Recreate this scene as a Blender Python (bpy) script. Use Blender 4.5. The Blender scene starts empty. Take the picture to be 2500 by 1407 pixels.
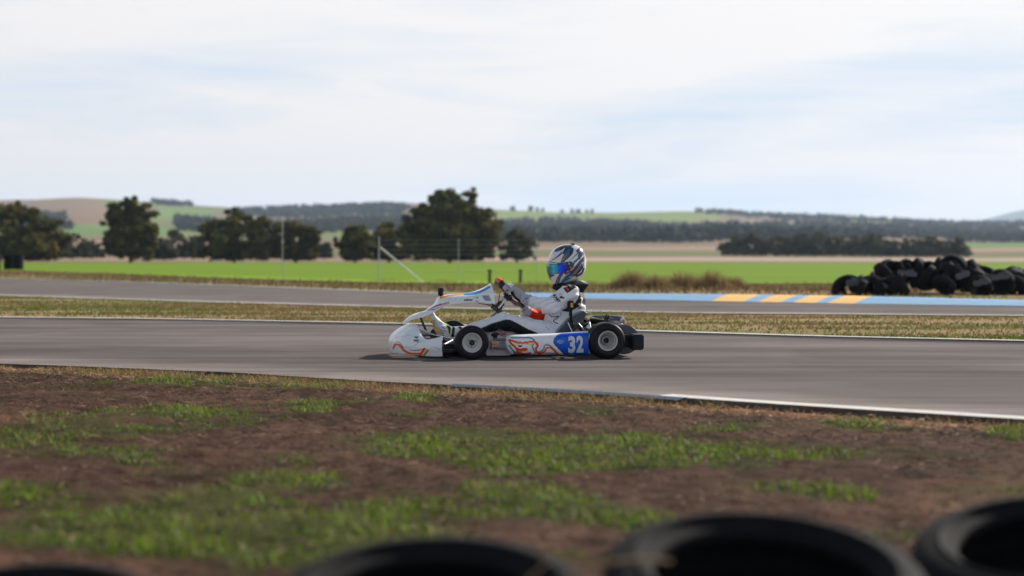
import bpy, bmesh, math, random
import numpy as np
from mathutils import Vector, Matrix
from mathutils.bvhtree import BVHTree
rnd = random.Random(5)
rng = np.random.default_rng(7)
S = bpy.context.scene
COL = S.collection

# ---------------------------------------------------------------- camera
EYE = 0.8; FPX = 4500.0; HZ = 625.0; CXP = 1250.0     # eye height, focal length / horizon row / centre column in photo pixels
cam = bpy.data.cameras.new('camera'); camo = bpy.data.objects.new('camera', cam); COL.objects.link(camo)
camo.location = (0, 0, EYE); camo.rotation_euler = (math.radians(90), 0, 0)
cam.sensor_width = 36; cam.lens = FPX / 2500 * 36; cam.shift_y = -(703.5 - HZ) / 2500
cam.clip_start = .1; cam.clip_end = 20000
cam.dof.use_dof = True; cam.dof.focus_distance = 14.45; cam.dof.aperture_fstop = 1.8
S.camera = camo
# ---------------------------------------------------------------- sky, sun, exposure
SUN = Vector((1.2, 1.1, 1.0)).normalized()
sun = bpy.data.lights.new('sun', 'SUN'); suno = bpy.data.objects.new('sun', sun); COL.objects.link(suno)
sun.energy = 5.0; sun.angle = math.radians(.55); sun.color = (1, .93, .83)
suno.rotation_euler = (-SUN).to_track_quat('-Z', 'Y').to_euler()
W = bpy.data.worlds.new('World'); S.world = W; W.use_nodes = True
nt = W.node_tree; N = nt.nodes; Lk = nt.links
for n in list(N): N.remove(n)
def nd(t, **k):
    n = N.new(t)
    for a, b in k.items(): setattr(n, a, b)
    return n
def setup_world():
    out = nd('ShaderNodeOutputWorld'); bg = nd('ShaderNodeBackground'); bg.inputs[1].default_value = .05
    sky = nd('ShaderNodeTexSky', sky_type='NISHITA'); sky.sun_disc = False
    sky.sun_elevation = math.asin(SUN.z); sky.sun_rotation = math.atan2(SUN.x, SUN.y); sky.altitude = 300
    sky.air_density = 1.0; sky.dust_density = 1.5
    tc = nd('ShaderNodeTexCoord')
    sep = nd('ShaderNodeSeparateXYZ'); Lk.new(tc.outputs['Generated'], sep.inputs[0])
    # streaky cirrus: noise drawn out along the horizon and slightly tilted
    def streak(scale, rot, loc, detail, dist, rough=.55):
        m = nd('ShaderNodeMapping'); m.inputs['Scale'].default_value = scale; m.inputs['Rotation'].default_value = (0, rot, 0)
        m.inputs['Location'].default_value = loc
        Lk.new(tc.outputs['Generated'], m.inputs[0])
        n = nd('ShaderNodeTexNoise'); n.inputs['Scale'].default_value = 1; n.inputs['Detail'].default_value = detail
        n.inputs['Distortion'].default_value = dist; n.inputs['Roughness'].default_value = rough
        Lk.new(m.outputs[0], n.inputs['Vector']); return n
    n1 = streak((2.0, 2.0, 10), math.radians(7), (1.3, 4.2, 1.9), 4, .5, .5)
    n2 = streak((5, 5, 42), math.radians(10), (5.1, .3, .4), 7, .9, .6)
    a = nd('ShaderNodeMath', operation='MULTIPLY_ADD'); Lk.new(n2.outputs[0], a.inputs[0]); a.inputs[1].default_value = .5
    Lk.new(n1.outputs[0], a.inputs[2])
    r = nd('ShaderNodeValToRGB'); Lk.new(a.outputs[0], r.inputs[0])
    r.color_ramp.elements[0].position = .52; r.color_ramp.elements[0].color = (.05, .05, .05, 1)
    r.color_ramp.elements[1].position = .77; r.color_ramp.elements[1].color = (1, 1, 1, 1)
    # cloud brightness grows towards the sun side
    dp = nd('ShaderNodeVectorMath', operation='DOT_PRODUCT'); Lk.new(tc.outputs['Generated'], dp.inputs[0]); dp.inputs[1].default_value = SUN
    mr = nd('ShaderNodeMapRange'); Lk.new(dp.outputs['Value'], mr.inputs[0])
    mr.inputs[1].default_value = .0; mr.inputs[2].default_value = .75; mr.inputs[3].default_value = 14.5; mr.inputs[4].default_value = 16.4
    cc = nd('ShaderNodeVectorMath', operation='SCALE'); cc.inputs[0].default_value = (1.0, .965, .95); Lk.new(mr.outputs[0], cc.inputs['Scale'])
    # the cloud sheet lies low in front of the camera and thins out overhead and behind
    el = nd('ShaderNodeMapRange', interpolation_type='SMOOTHSTEP'); Lk.new(sep.outputs[2], el.inputs[0]); el.inputs[1].default_value = .18; el.inputs[2].default_value = .62; el.inputs[3].default_value = 1; el.inputs[4].default_value = .06
    az = nd('ShaderNodeMapRange', interpolation_type='SMOOTHSTEP'); Lk.new(sep.outputs[1], az.inputs[0]); az.inputs[1].default_value = -.5; az.inputs[2].default_value = .5; az.inputs[3].default_value = .35; az.inputs[4].default_value = 1
    f1 = nd('ShaderNodeMath', operation='MULTIPLY'); Lk.new(el.outputs[0], f1.inputs[0]); Lk.new(az.outputs[0], f1.inputs[1])
    f2 = nd('ShaderNodeMath', operation='MULTIPLY'); Lk.new(r.outputs[0], f2.inputs[0]); Lk.new(f1.outputs[0], f2.inputs[1])
    mx = nd('ShaderNodeMixRGB'); Lk.new(f2.outputs[0], mx.inputs[0]); Lk.new(cc.outputs[0], mx.inputs[2])
    sk = nd('ShaderNodeMixRGB', blend_type='MIX'); f3 = nd('ShaderNodeMath', operation='MULTIPLY'); Lk.new(el.outputs[0], f3.inputs[0]); f3.inputs[1].default_value = 1.0; Lk.new(f3.outputs[0], sk.inputs[0])
    Lk.new(sky.outputs[0], sk.inputs[1]); sk.inputs[2].default_value = (10.6, 12.7, 15.0, 1)
    Lk.new(sk.outputs[0], mx.inputs[1])
    Lk.new(mx.outputs[0], bg.inputs[0]); Lk.new(bg.outputs[0], out.inputs[0])
setup_world()
S.view_settings.view_transform = 'Standard'; S.view_settings.look = 'None'; S.view_settings.exposure = 0.3; S.view_settings.gamma = 1

# ---------------------------------------------------------------- helpers
def lin(h):
    h = h.lstrip('#'); c = [int(h[i:i+2], 16) / 255 for i in (0, 2, 4)]
    return tuple(x / 12.92 if x <= .04045 else ((x + .055) / 1.055) ** 2.4 for x in c)
def mat(name, col=(.5, .5, .5), rough=.6, metal=0, coat=0, attr=False, bump=0, bscale=40, vary=0, vscale=8, spec=.5, bstretch=(1, 1, 1), sheen=0, translucent=0):
    m = bpy.data.materials.new(name); m.use_nodes = True; t = m.node_tree; b = t.nodes['Principled BSDF']
    b.inputs['Base Color'].default_value = (*col, 1); b.inputs['Roughness'].default_value = rough; b.inputs['Metallic'].default_value = metal
    b.inputs['Coat Weight'].default_value = coat; b.inputs['Coat Roughness'].default_value = .08; b.inputs['Specular IOR Level'].default_value = spec
    if sheen: b.inputs['Sheen Weight'].default_value = sheen
    tc = t.nodes.new('ShaderNodeTexCoord'); mp = t.nodes.new('ShaderNodeMapping'); mp.inputs['Scale'].default_value = bstretch
    t.links.new(tc.outputs['Object'], mp.inputs[0])
    src = None
    if attr:
        a = t.nodes.new('ShaderNodeAttribute'); a.attribute_name = 'col'; src = a.outputs['Color']
    if vary:
        n = t.nodes.new('ShaderNodeTexNoise'); n.inputs['Scale'].default_value = vscale; n.inputs['Detail'].default_value = 6; n.inputs['Roughness'].default_value = .65
        t.links.new(mp.outputs[0], n.inputs['Vector'])
        r = t.nodes.new('ShaderNodeMapRange'); t.links.new(n.outputs[0], r.inputs[0])
        r.inputs[1].default_value = .25; r.inputs[2].default_value = .75; r.inputs[3].default_value = 1 - vary; r.inputs[4].default_value = 1 + vary
        v = t.nodes.new('ShaderNodeVectorMath'); v.operation = 'SCALE'
        if src: t.links.new(src, v.inputs[0])
        else: v.inputs[0].default_value = col
        t.links.new(r.outputs[0], v.inputs['Scale']); src = v.outputs[0]
    if src: t.links.new(src, b.inputs['Base Color'])
    if bump:
        n = t.nodes.new('ShaderNodeTexNoise'); n.inputs['Scale'].default_value = bscale; n.inputs['Detail'].default_value = 5
        t.links.new(mp.outputs[0], n.inputs['Vector'])
        q = t.nodes.new('ShaderNodeBump'); q.inputs['Strength'].default_value = bump; q.inputs['Distance'].default_value = .01
        t.links.new(n.outputs[0], q.inputs['Height']); t.links.new(q.outputs[0], b.inputs['Normal'])
    if translucent:
        tr = t.nodes.new('ShaderNodeBsdfTranslucent'); mxx = t.nodes.new('ShaderNodeMixShader'); mxx.inputs[0].default_value = translucent
        if src: t.links.new(src, tr.inputs[0])
        else: tr.inputs[0].default_value = (*col, 1)
        t.links.new(b.outputs[0], mxx.inputs[1]); t.links.new(tr.outputs[0], mxx.inputs[2])
        t.links.new(mxx.outputs[0], t.nodes['Material Output'].inputs[0])
    return m
def tag(o, label=None, cat=None, group=None, kind=None):
    if label: o['label'] = label
    if cat: o['category'] = cat
    if group: o['group'] = group
    if kind: o['kind'] = kind
    return o
def empty(name, loc=(0, 0, 0), rz=0):
    o = bpy.data.objects.new(name, None); COL.objects.link(o); o.location = loc; o.rotation_euler = (0, 0, rz); o.empty_display_size = .1
    return o
def mk(name, V, F, m, parent=None, smooth=True, col=None):
    """one mesh object from vertex and face arrays, optional per-vertex paint"""
    me = bpy.data.meshes.new(name); V = np.asarray(V, dtype=np.float32)
    if isinstance(F, np.ndarray):
        k = F.shape[1]; me.vertices.add(len(V)); me.vertices.foreach_set('co', V.ravel())
        me.loops.add(F.size); me.loops.foreach_set('vertex_index', F.astype(np.int32).ravel())
        me.polygons.add(len(F)); me.polygons.foreach_set('loop_start', np.arange(0, F.size, k, dtype=np.int32))
        me.polygons.foreach_set('loop_total', np.full(len(F), k, dtype=np.int32)); me.update(calc_edges=True)
    else:
        me.from_pydata([tuple(map(float, v)) for v in V], [], [tuple(f) for f in F]); me.update()
    me.validate()
    if smooth: me.polygons.foreach_set('use_smooth', np.ones(len(me.polygons), dtype=bool))
    if col is not None:
        a = me.color_attributes.new('col', 'FLOAT_COLOR', 'POINT')
        c = np.ones((len(V), 4), dtype=np.float32); c[:, :3] = col; a.data.foreach_set('color', c.ravel())
    me.materials.append(m)
    o = bpy.data.objects.new(name, me); COL.objects.link(o)
    if parent: o.parent = parent
    return o
def gridF(nu, nv, wu=False, wv=False):
    i = np.arange(nu if wu else nu - 1)[:, None]; j = np.arange(nv if wv else nv - 1)[None, :]
    i2 = (i + 1) % nu; j2 = (j + 1) % nv
    return np.stack([i * nv + j, i2 * nv + j, i2 * nv + j2, i * nv + j2], -1).reshape(-1, 4)
class MB:
    """collects plain solids that become ONE mesh"""
    def __init__(s): s.V = []; s.F = []
    def add(s, V, F):
        b = len(s.V); s.V += [tuple(v) for v in V]; s.F += [tuple(int(i) + b for i in f) for f in F]; return s
    def box(s, c, d, rot=None, bev=0):
        bm = bmesh.new(); bmesh.ops.create_cube(bm, size=1)
        for v in bm.verts: v.co = Vector((v.co.x * d[0], v.co.y * d[1], v.co.z * d[2]))
        if bev: bmesh.ops.bevel(bm, geom=bm.edges[:], offset=bev, segments=2, affect='EDGES')
        R = rot.to_matrix() if rot else Matrix.Identity(3)
        bm.verts.index_update()
        s.add([R @ v.co + Vector(c) for v in bm.verts], [[v.index for v in f.verts] for f in bm.faces]); bm.free(); return s
    def tube(s, pts, r, n=10, caps=True):
        pts = [Vector(p) for p in pts]; rs = r if hasattr(r, '__len__') else [r] * len(pts)
        V = []; up = None
        for i, p in enumerate(pts):
            t = (pts[min(i + 1, len(pts) - 1)] - pts[max(i - 1, 0)]).normalized()
            if up is None: up = t.orthogonal().normalized()
            up = (up - t * up.dot(t)).normalized(); w = t.cross(up)
            V += [p + (up * math.cos(a) + w * math.sin(a)) * rs[i] for a in np.linspace(0, 2 * math.pi, n, endpoint=False)]
        F = [tuple(f) for f in gridF(len(pts), n, False, True)]
        if caps: F += [tuple(range(n - 1, -1, -1)), tuple((len(pts) - 1) * n + i for i in range(n))]
        return s.add(V, F)
    def lathe(s, prof, c, axis='y', n=48):
        """prof: (radius, height) pairs turned round an axis"""
        V = []
        for (r, h) in prof:
            for a in np.linspace(0, 2 * math.pi, n, endpoint=False):
                p = (r * math.cos(a), h, r * math.sin(a)) if axis == 'y' else (r * math.cos(a), r * math.sin(a), h)
                V.append((p[0] + c[0], p[1] + c[1], p[2] + c[2]))
        return s.add(V, [tuple(f) for f in gridF(len(prof), n, False, True)])
    def build(s, name, m, parent=None, smooth=True):
        o = mk(name, s.V, s.F, m, parent, smooth)
        if smooth:
            o.data.shade_smooth()
            try: o.data.set_sharp_from_angle(angle=math.radians(38))
            except Exception: pass
        return o
def spl(pts, n):
    """smooth curve through points (Catmull-Rom)"""
    P = np.array(pts, float); k = len(P); Q = np.vstack([2 * P[0] - P[1], P, 2 * P[-1] - P[-2]])
    out = []
    for u in np.linspace(0, k - 1 - 1e-9, n):
        i = int(u); t = u - i; a, b, c, d = Q[i:i + 4]
        out.append(.5 * (2 * b + (c - a) * t + (2 * a - 5 * b + 4 * c - d) * t * t + (3 * b - a - 3 * c + d) * t ** 3))
    return np.array(out)
def noise2(x, y, seed=0):
    def h(i, j):
        n = (i * 374761393 + j * 668265263 + seed * 982451653) & 0x7fffffff
        n = ((n ^ (n >> 13)) * 1274126177) & 0x7fffffff
        return ((n ^ (n >> 16)) & 0xffff) / 65535.
    x = np.asarray(x, float); y = np.asarray(y, float)
    i = np.floor(x).astype(np.int64); j = np.floor(y).astype(np.int64); fx = x - i; fy = y - j
    fx = fx * fx * (3 - 2 * fx); fy = fy * fy * (3 - 2 * fy)
    return (h(i, j) * (1 - fx) + h(i + 1, j) * fx) * (1 - fy) + (h(i, j + 1) * (1 - fx) + h(i + 1, j + 1) * fx) * fy
def fbm(x, y, o=4, seed=0):
    s = 0; a = 1; t = 0
    for k in range(o): s = s + a * noise2(x * 2 ** k, y * 2 ** k, seed + k * 17); t += a; a *= .5
    return s / t
def inpoly(px, py, poly):
    r = np.zeros(np.shape(px), bool); n = len(poly)
    for i in range(n):
        x1, y1 = poly[i]; x2, y2 = poly[(i + 1) % n]
        if y1 == y2: continue
        r ^= ((y1 > py) != (y2 > py)) & (px < (x2 - x1) * (py - y1) / (y2 - y1) + x1)
    return r
def pdist(px, py, pl):
    d = np.full(np.shape(px), 1e9)
    for i in range(len(pl) - 1):
        x1, y1 = pl[i][:2]; x2, y2 = pl[i + 1][:2]; dx = x2 - x1; dy = y2 - y1
        t = np.clip(((px - x1) * dx + (py - y1) * dy) / (dx * dx + dy * dy + 1e-9), 0, 1)
        d = np.minimum(d, np.hypot(px - x1 - t * dx, py - y1 - t * dy))
    return d
def gp(px, py, z=0):
    """where the sight line through a photo pixel meets the level z"""
    Y = (EYE - z) * FPX / (py - HZ); return (px - CXP) * Y / FPX, Y
def surfnet(f, lo, hi, h):
    """closed surface of an implicit body (surface nets)"""
    n = [int(math.ceil((hi[a] - lo[a]) / h)) + 1 for a in range(3)]
    ax = [lo[a] + h * np.arange(n[a]) for a in range(3)]
    F = f(ax[0][:, None, None], ax[1][None, :, None], ax[2][None, None, :])
    F = np.broadcast_to(F, n).astype(np.float32); Sg = F < 0
    c = [F[i:n[0]-1+i, j:n[1]-1+j, k:n[2]-1+k] for i in (0, 1) for j in (0, 1) for k in (0, 1)]
    sg = np.stack([q < 0 for q in c]); act = sg.any(0) & ~sg.all(0)
    I = np.argwhere(act); vid = -np.ones(act.shape, np.int64); vid[act] = np.arange(len(I))
    cv = np.stack([q[act] for q in c], 1); off = np.array([(i, j, k) for i in (0, 1) for j in (0, 1) for k in (0, 1)], float)
    acc = np.zeros((len(I), 3)); cnt = np.zeros(len(I))
    for a in range(8):
        for b in range(a + 1, 8):
            if np.abs(off[a] - off[b]).sum() != 1: continue
            va, vb = cv[:, a], cv[:, b]; m = (va < 0) != (vb < 0)
            t = np.where(m, va / np.where(m, va - vb, 1), 0)
            acc += np.where(m[:, None], off[a] + t[:, None] * (off[b] - off[a]), 0); cnt += m
    V = (I + acc / cnt[:, None]) * h + np.array(lo)
    Q = []
    for a in range(3):
        b, c2 = (a + 1) % 3, (a + 2) % 3
        s0 = [slice(1, -1)] * 3; s1 = [slice(1, -1)] * 3; s0[a] = slice(0, -1); s1[a] = slice(1, None)
        A = Sg[tuple(s0)]; B = Sg[tuple(s1)]
        E = np.argwhere(A != B); fl = A[tuple(E.T)]
        base = E.copy(); base[:, b] += 1; base[:, c2] += 1
        def g(db, dc):
            q = base.copy(); q[:, b] += db; q[:, c2] += dc; return vid[q[:, 0], q[:, 1], q[:, 2]]
        q = np.stack([g(-1, -1), g(0, -1), g(0, 0), g(-1, 0)], 1)
        q[~fl] = q[~fl][:, ::-1]; Q.append(q)
    return V, np.vstack(Q)
def sdcap(X, Y, Z, a, b, ra, rb, sy=1):
    """tapered capsule"""
    a = np.array(a, float); b = np.array(b, float); d = b - a; L = (d[0]**2 + (d[1]/sy)**2 + d[2]**2) + 1e-9
    t = np.clip(((X - a[0]) * d[0] + (Y - a[1]) * d[1] / sy / sy + (Z - a[2]) * d[2]) / L, 0, 1)
    return np.sqrt((X - a[0] - t * d[0])**2 + ((Y - a[1] - t * d[1]) / sy)**2 + (Z - a[2] - t * d[2])**2) - (ra + (rb - ra) * t)
def smin(a, b, k):
    h = np.clip(.5 + .5 * (b - a) / k, 0, 1); return b * (1 - h) + a * h - k * h * (1 - h)
# ---------------------------------------------------------------- land
ASPH = mat('asphalt', (.166, .144, .137), .9, spec=.06, vary=.16, vscale=1.2, bstretch=(.25, 2.2, 1), bump=.35, bscale=90)
def add_asphalt_detail(m):
    t = m.node_tree; b = t.nodes['Principled BSDF']; src = b.inputs['Base Color'].links[0].from_socket
    tc = t.nodes.new('ShaderNodeTexCoord'); mp = t.nodes.new('ShaderNodeMapping'); mp.inputs['Scale'].default_value = (1, 1, 1)
    t.links.new(tc.outputs['Object'], mp.inputs[0])
    n = t.nodes.new('ShaderNodeTexNoise'); n.inputs['Scale'].default_value = 120; n.inputs['Detail'].default_value = 3; t.links.new(mp.outputs[0], n.inputs[0])
    r = t.nodes.new('ShaderNodeMapRange'); t.links.new(n.outputs[0], r.inputs[0]); r.inputs[1].default_value = .3; r.inputs[2].default_value = .7; r.inputs[3].default_value = .8; r.inputs[4].default_value = 1.2
    mp2 = t.nodes.new('ShaderNodeMapping'); mp2.inputs['Scale'].default_value = (.05, 1.5, 1); mp2.inputs['Rotation'].default_value = (0, 0, math.radians(30)); 
    mp2.vector_type = 'TEXTURE' if False else 'POINT'
    t.links.new(tc.outputs['Object'], mp2.inputs[0])
    n2 = t.nodes.new('ShaderNodeTexNoise'); n2.inputs['Scale'].default_value = 1.0; n2.inputs['Detail'].default_value = 5; n2.inputs['Roughness'].default_value = .7; t.links.new(mp2.outputs[0], n2.inputs[0])
    r2 = t.nodes.new('ShaderNodeMapRange'); t.links.new(n2.outputs[0], r2.inputs[0]); r2.inputs[1].default_value = .38; r2.inputs[2].default_value = .62; r2.inputs[3].default_value = .72; r2.inputs[4].default_value = 1.14
    mu = t.nodes.new('ShaderNodeMath'); mu.operation = 'MULTIPLY'; t.links.new(r.outputs[0], mu.inputs[0]); t.links.new(r2.outputs[0], mu.inputs[1])
    # rubbered-in line and patchy wear
    n3 = t.nodes.new('ShaderNodeTexNoise'); n3.inputs['Scale'].default_value = .55; n3.inputs['Detail'].default_value = 4; n3.inputs['Distortion'].default_value = 1; t.links.new(mp.outputs[0], n3.inputs[0])
    r3 = t.nodes.new('ShaderNodeMapRange'); t.links.new(n3.outputs[0], r3.inputs[0]); r3.inputs[1].default_value = .4; r3.inputs[2].default_value = .6; r3.inputs[3].default_value = .86; r3.inputs[4].default_value = 1.08
    sx = t.nodes.new('ShaderNodeSeparateXYZ'); t.links.new(tc.outputs['Object'], sx.inputs[0])
    dl = t.nodes.new('ShaderNodeMath'); dl.operation = 'MULTIPLY_ADD'; t.links.new(sx.outputs[0], dl.inputs[0]); dl.inputs[1].default_value = .45; t.links.new(sx.outputs[1], dl.inputs[2])
    da = t.nodes.new('ShaderNodeMath'); da.operation = 'SUBTRACT'; t.links.new(dl.outputs[0], da.inputs[0]); da.inputs[1].default_value = 13.6
    ab = t.nodes.new('ShaderNodeMath'); ab.operation = 'ABSOLUTE'; t.links.new(da.outputs[0], ab.inputs[0])
    r4 = t.nodes.new('ShaderNodeMapRange'); r4.interpolation_type = 'SMOOTHSTEP'; t.links.new(ab.outputs[0], r4.inputs[0]); r4.inputs[1].default_value = .4; r4.inputs[2].default_value = 1.8; r4.inputs[3].default_value = .82; r4.inputs[4].default_value = 1.0
    m3 = t.nodes.new('ShaderNodeMath'); m3.operation = 'MULTIPLY'; t.links.new(r3.outputs[0], m3.inputs[0]); t.links.new(r4.outputs[0], m3.inputs[1])
    m4 = t.nodes.new('ShaderNodeMath'); m4.operation = 'MULTIPLY'; t.links.new(mu.outputs[0], m4.inputs[0]); t.links.new(m3.outputs[0], m4.inputs[1]); mu = m4
    v = t.nodes.new('ShaderNodeVectorMath'); v.operation = 'SCALE'; t.links.new(src, v.inputs[0]); t.links.new(mu.outputs[0], v.inputs['Scale'])
    t.links.new(v.outputs[0], b.inputs['Base Color'])
add_asphalt_detail(ASPH)
GROUND = mat('dry_earth', attr=True, rough=.95, vary=.3, vscale=.9, bump=.6, bscale=14, spec=.05)
VERGE = mat('verge_soil', attr=True, rough=.95, vary=.42, vscale=26, bump=.8, bscale=60, spec=.05)
CROP = mat('young_crop', (.155, .25, .018), .9, vary=.3, vscale=.5, bstretch=(.12, 1.2, 1), bump=.4, bscale=20, spec=.05)
WHITE = mat('road_paint_white', (.66, .64, .60), .8, spec=.05, vary=.2, vscale=3)
BLUEK = mat('kerb_paint_blue', (.13, .30, .50), .6, vary=.2, vscale=2)
YELK = mat('kerb_paint_yellow', (.72, .42, .09), .6, vary=.15, vscale=2)

SKY = [(-600, 500), (0, 492), (100, 490), (190, 485), (260, 487), (400, 493), (500, 503), (650, 511), (800, 503), (900, 498), (980, 494), (1100, 505), (1200, 515), (1250, 518), (1400, 521), (1500, 520), (1600, 517), (1700, 514), (1770, 517), (1830, 521), (1950, 527), (2050, 529), (2200, 536), (2300, 541), (2400, 545), (2500, 543), (3100, 536)]
skx = np.array([p[0] for p in SKY], float); sky_ = np.array([HZ - p[1] for p in SKY], float)
QD = [212, 300, 400, 500, 650, 800, 1200, 1700, 2500, 3200, 4200]
QV = [0, .055, .12, .19, .29, .36, .52, .72, 1.0, .84, .5]
def land(X, Y):
    X = np.asarray(X, float); Y = np.asarray(Y, float)
    px = CXP + FPX * X / np.maximum(Y, 60)
    E = np.interp(px, skx, sky_); q = np.interp(Y, QD, QV); e0 = -EYE * FPX / 212.
    z = EYE + (e0 + (E - e0) * q) * Y / FPX
    z = z + (fbm(X / 160, Y / 160, 3, 3) - .5) * np.clip((Y - 300) / 900, 0, 1) * 9 * (1 - .0 * q)
    z = np.where(Y <= 212, 0, z)
    near = np.clip((14 - Y) / 3, 0, 1)
    return z
def lrow(e):
    """distance at which land reaches e photo pixels above eye level, for hill height E=105"""
    e0 = -EYE * FPX / 212.
    return float(np.interp((e - e0) / (105 - e0), QV[:9], QD[:9]))
T1N = [gp(*p) for p in [(0, 888), (500, 906), (1000, 936), (1250, 945), (1550, 963), (1700, 976), (2000, 997), (2500, 1027)]]
def build_land():
    ys = np.concatenate([np.linspace(-30, 5, 8), np.linspace(6, 60, 60), np.geomspace(62, 4200, 260)])
    ts = np.linspace(-.62, .62, 260)
    Yg, T = np.meshgrid(ys, ts, indexing='ij'); Xg = T * (Yg + 70)
    Z = land(Xg, Yg) - .012
    # verge on the photographer's side lies a little under the road surface
    Z = np.where(Yg < np.interp(Xg, np.array(T1N)[:, 0], np.array(T1N)[:, 1]) + 1.5, -.2, Z)
    n = fbm(Xg / 30, Yg / 30, 4, 11)[..., None]; n2 = fbm(Xg / 6, Yg / 3, 4, 21)[..., None]
    dry = np.array((.30, .21, .115)); olive = np.array((.15, .15, .045)); red = np.array((.25, .135, .08))
    w = np.clip((n2 - .40) * 4, 0, 1); c = dry * (1 - w) + olive * w
    w = np.clip((n - .55) * 5, 0, 1) * .7; c = c * (1 - w) + red * w
    px = CXP + FPX * Xg / np.maximum(Yg, 20); pale = np.array((.42, .33, .25)); brown = np.array((.21, .155, .11)); gr = np.array((.13, .22, .05)); pas = np.array((.20, .22, .09)); tan = np.array((.34, .25, .17))
    def zone(lo, hi, colr, cond=None):
        nonlocal c
        m = (Yg >= lo) & (Yg < hi)
        if cond is not None: m = m & cond
        c = np.where(m[..., None], np.array(colr), c)
    wob = (fbm(Xg / 90, Yg / 400, 3, 5) - .5)
    zone(200, 262, brown); zone(262, 395, pale, px > 1150 + 300 * wob); zone(262, 330, tan, px <= 1150 + 300 * wob); zone(330, 395, brown, px <= 1150)
    zone(395, 480, brown); zone(455, 520, gr); zone(520, 680, tan); zone(520, 560, brown)
    zone(680, 720, gr, px > 1000); zone(680, 5000, brown * 1.1)
    hills = Yg > 900
    fieldn = fbm(Xg / 260 + 9, Yg / 420, 2, 77)
    c = np.where((hills & (fieldn > .52))[..., None], pas, c); c = np.where((hills & (fieldn <= .42))[..., None], tan * .85, c)
    c = np.where((hills & (Yg > 1500) & (px > 1200) & (px < 1760))[..., None], np.array((.22, .27, .08)), c)
    c = np.where((hills & (Yg > 1300) & (px > 90) & (px < 260))[..., None], np.array((.27, .19, .12)), c)
    c = np.where((hills & (Yg > 1050) & (Yg < 1350) & (px > 100) & (px < 430))[..., None], np.array((.16, .25, .08)), c)
    c = np.where((hills & (Yg > 1650) & (Yg < 2300) & (px > 380) & (px < 520))[..., None], np.array((.17, .26, .08)), c)
    c = np.where((hills & (Yg > 1400) & (Yg < 2000) & (px > 1700) & (px < 2200))[..., None], np.array((.34, .24, .17)), c)
    c = np.where(((Yg > 800) & (Yg < 1200) & (px > 2250))[..., None], np.array((.13, .24, .07)), c)
    V = np.stack([Xg, Yg, Z], -1).reshape(-1, 3)
    o = mk('ground', V, gridF(len(ys), len(ts)), GROUND, col=c.reshape(-1, 3)); tag(o, kind='structure')
build_land()
def far_hill():
    x = np.linspace(900, 3000, 60); pts = []
    for xx in x:
        h = 60 + 95 * math.exp(-((xx - 2050) / 520) ** 2) + 6 * math.sin(xx / 90)
        pts.append((xx, h))
    rows = []
    for k, (dy, f) in enumerate([(-900, 0), (-500, .45), (-200, .85), (0, 1), (300, .8), (900, 0)]):
        rows.append([(p[0], 6500 + dy, p[1] * f * 1.15) for p in pts])
    V = np.array(rows).reshape(-1, 3); o = mk('hill', V, gridF(6, 60), mat('far_hill', (.09, .11, .07), .95, vary=.2, vscale=.004)); tag(o, kind='structure')
far_hill()

def strip(name, near, far, m, z, nx=160, thick=0, ext=25, subdiv=10, wob=0):
    """a ribbon of ground between two edges given as ground points (x,y)"""
    def edge(P):
        P = np.array(P); P = P[np.argsort(P[:, 0])]
        d0 = (P[1] - P[0]) / np.linalg.norm(P[1] - P[0]); d1 = (P[-1] - P[-2]) / np.linalg.norm(P[-1] - P[-2])
        P = np.vstack([P[0] - d0 * ext, P, P[-1] + d1 * ext]); 
        s = np.concatenate([[0], np.cumsum(np.linalg.norm(np.diff(P, axis=0), axis=1))]); u = np.linspace(0, s[-1], nx)
        Q = np.stack([np.interp(u, s, P[:, 0]), np.interp(u, s, P[:, 1])], 1)
        for _ in range(6): Q[1:-1] = (Q[:-2] + 2 * Q[1:-1] + Q[2:]) / 4
        return Q
    A = edge(near); B = edge(far)
    if wob:
        A[:, 1] += (fbm(A[:, 0] * 1.7, A[:, 0] * 0, 4, 9) - .5) * wob
    rows = [A + (B - A) * t for t in np.linspace(0, 1, subdiv)]
    V = np.array([[(p[0], p[1], z) for p in r] for r in rows]).reshape(-1, 3); F = gridF(subdiv, nx)
    if thick:
        n = len(V); V = np.vstack([V, [(p[0], p[1] - .004, z - thick) for p in A], [(p[0], p[1] + .004, z - thick) for p in B]])
        i = np.arange(nx - 1); F = np.vstack([F, np.stack([n + i, n + i + 1, i + 1, i], 1), np.stack([(subdiv-1)*nx + i, (subdiv-1)*nx + i + 1, n + nx + i + 1, n + nx + i], 1)])
    return mk(name, V, F, m, smooth=False), A, B
T1F = [gp(*p) for p in [(0, 774), (400, 778), (980, 789), (1570, 807), (2000, 820), (2500, 831)]]
T2N = [gp(*p) for p in [(0, 722), (500, 738), (1000, 751), (1570, 764), (2500, 772)]]
T2F = [gp(*p) for p in [(0, 680), (300, 688), (600, 698), (1000, 713), (1300, 722), (1744, 726), (2080, 731), (2500, 742)]]
o, A1, B1 = strip('track', T1N, T1F, ASPH, 0.0, thick=.06, nx=260, wob=.10); tag(o, kind='structure')
o, A2, B2 = strip('far_track', T2N, T2F, ASPH, 0.0, thick=.03); tag(o, kind='structure')
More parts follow.
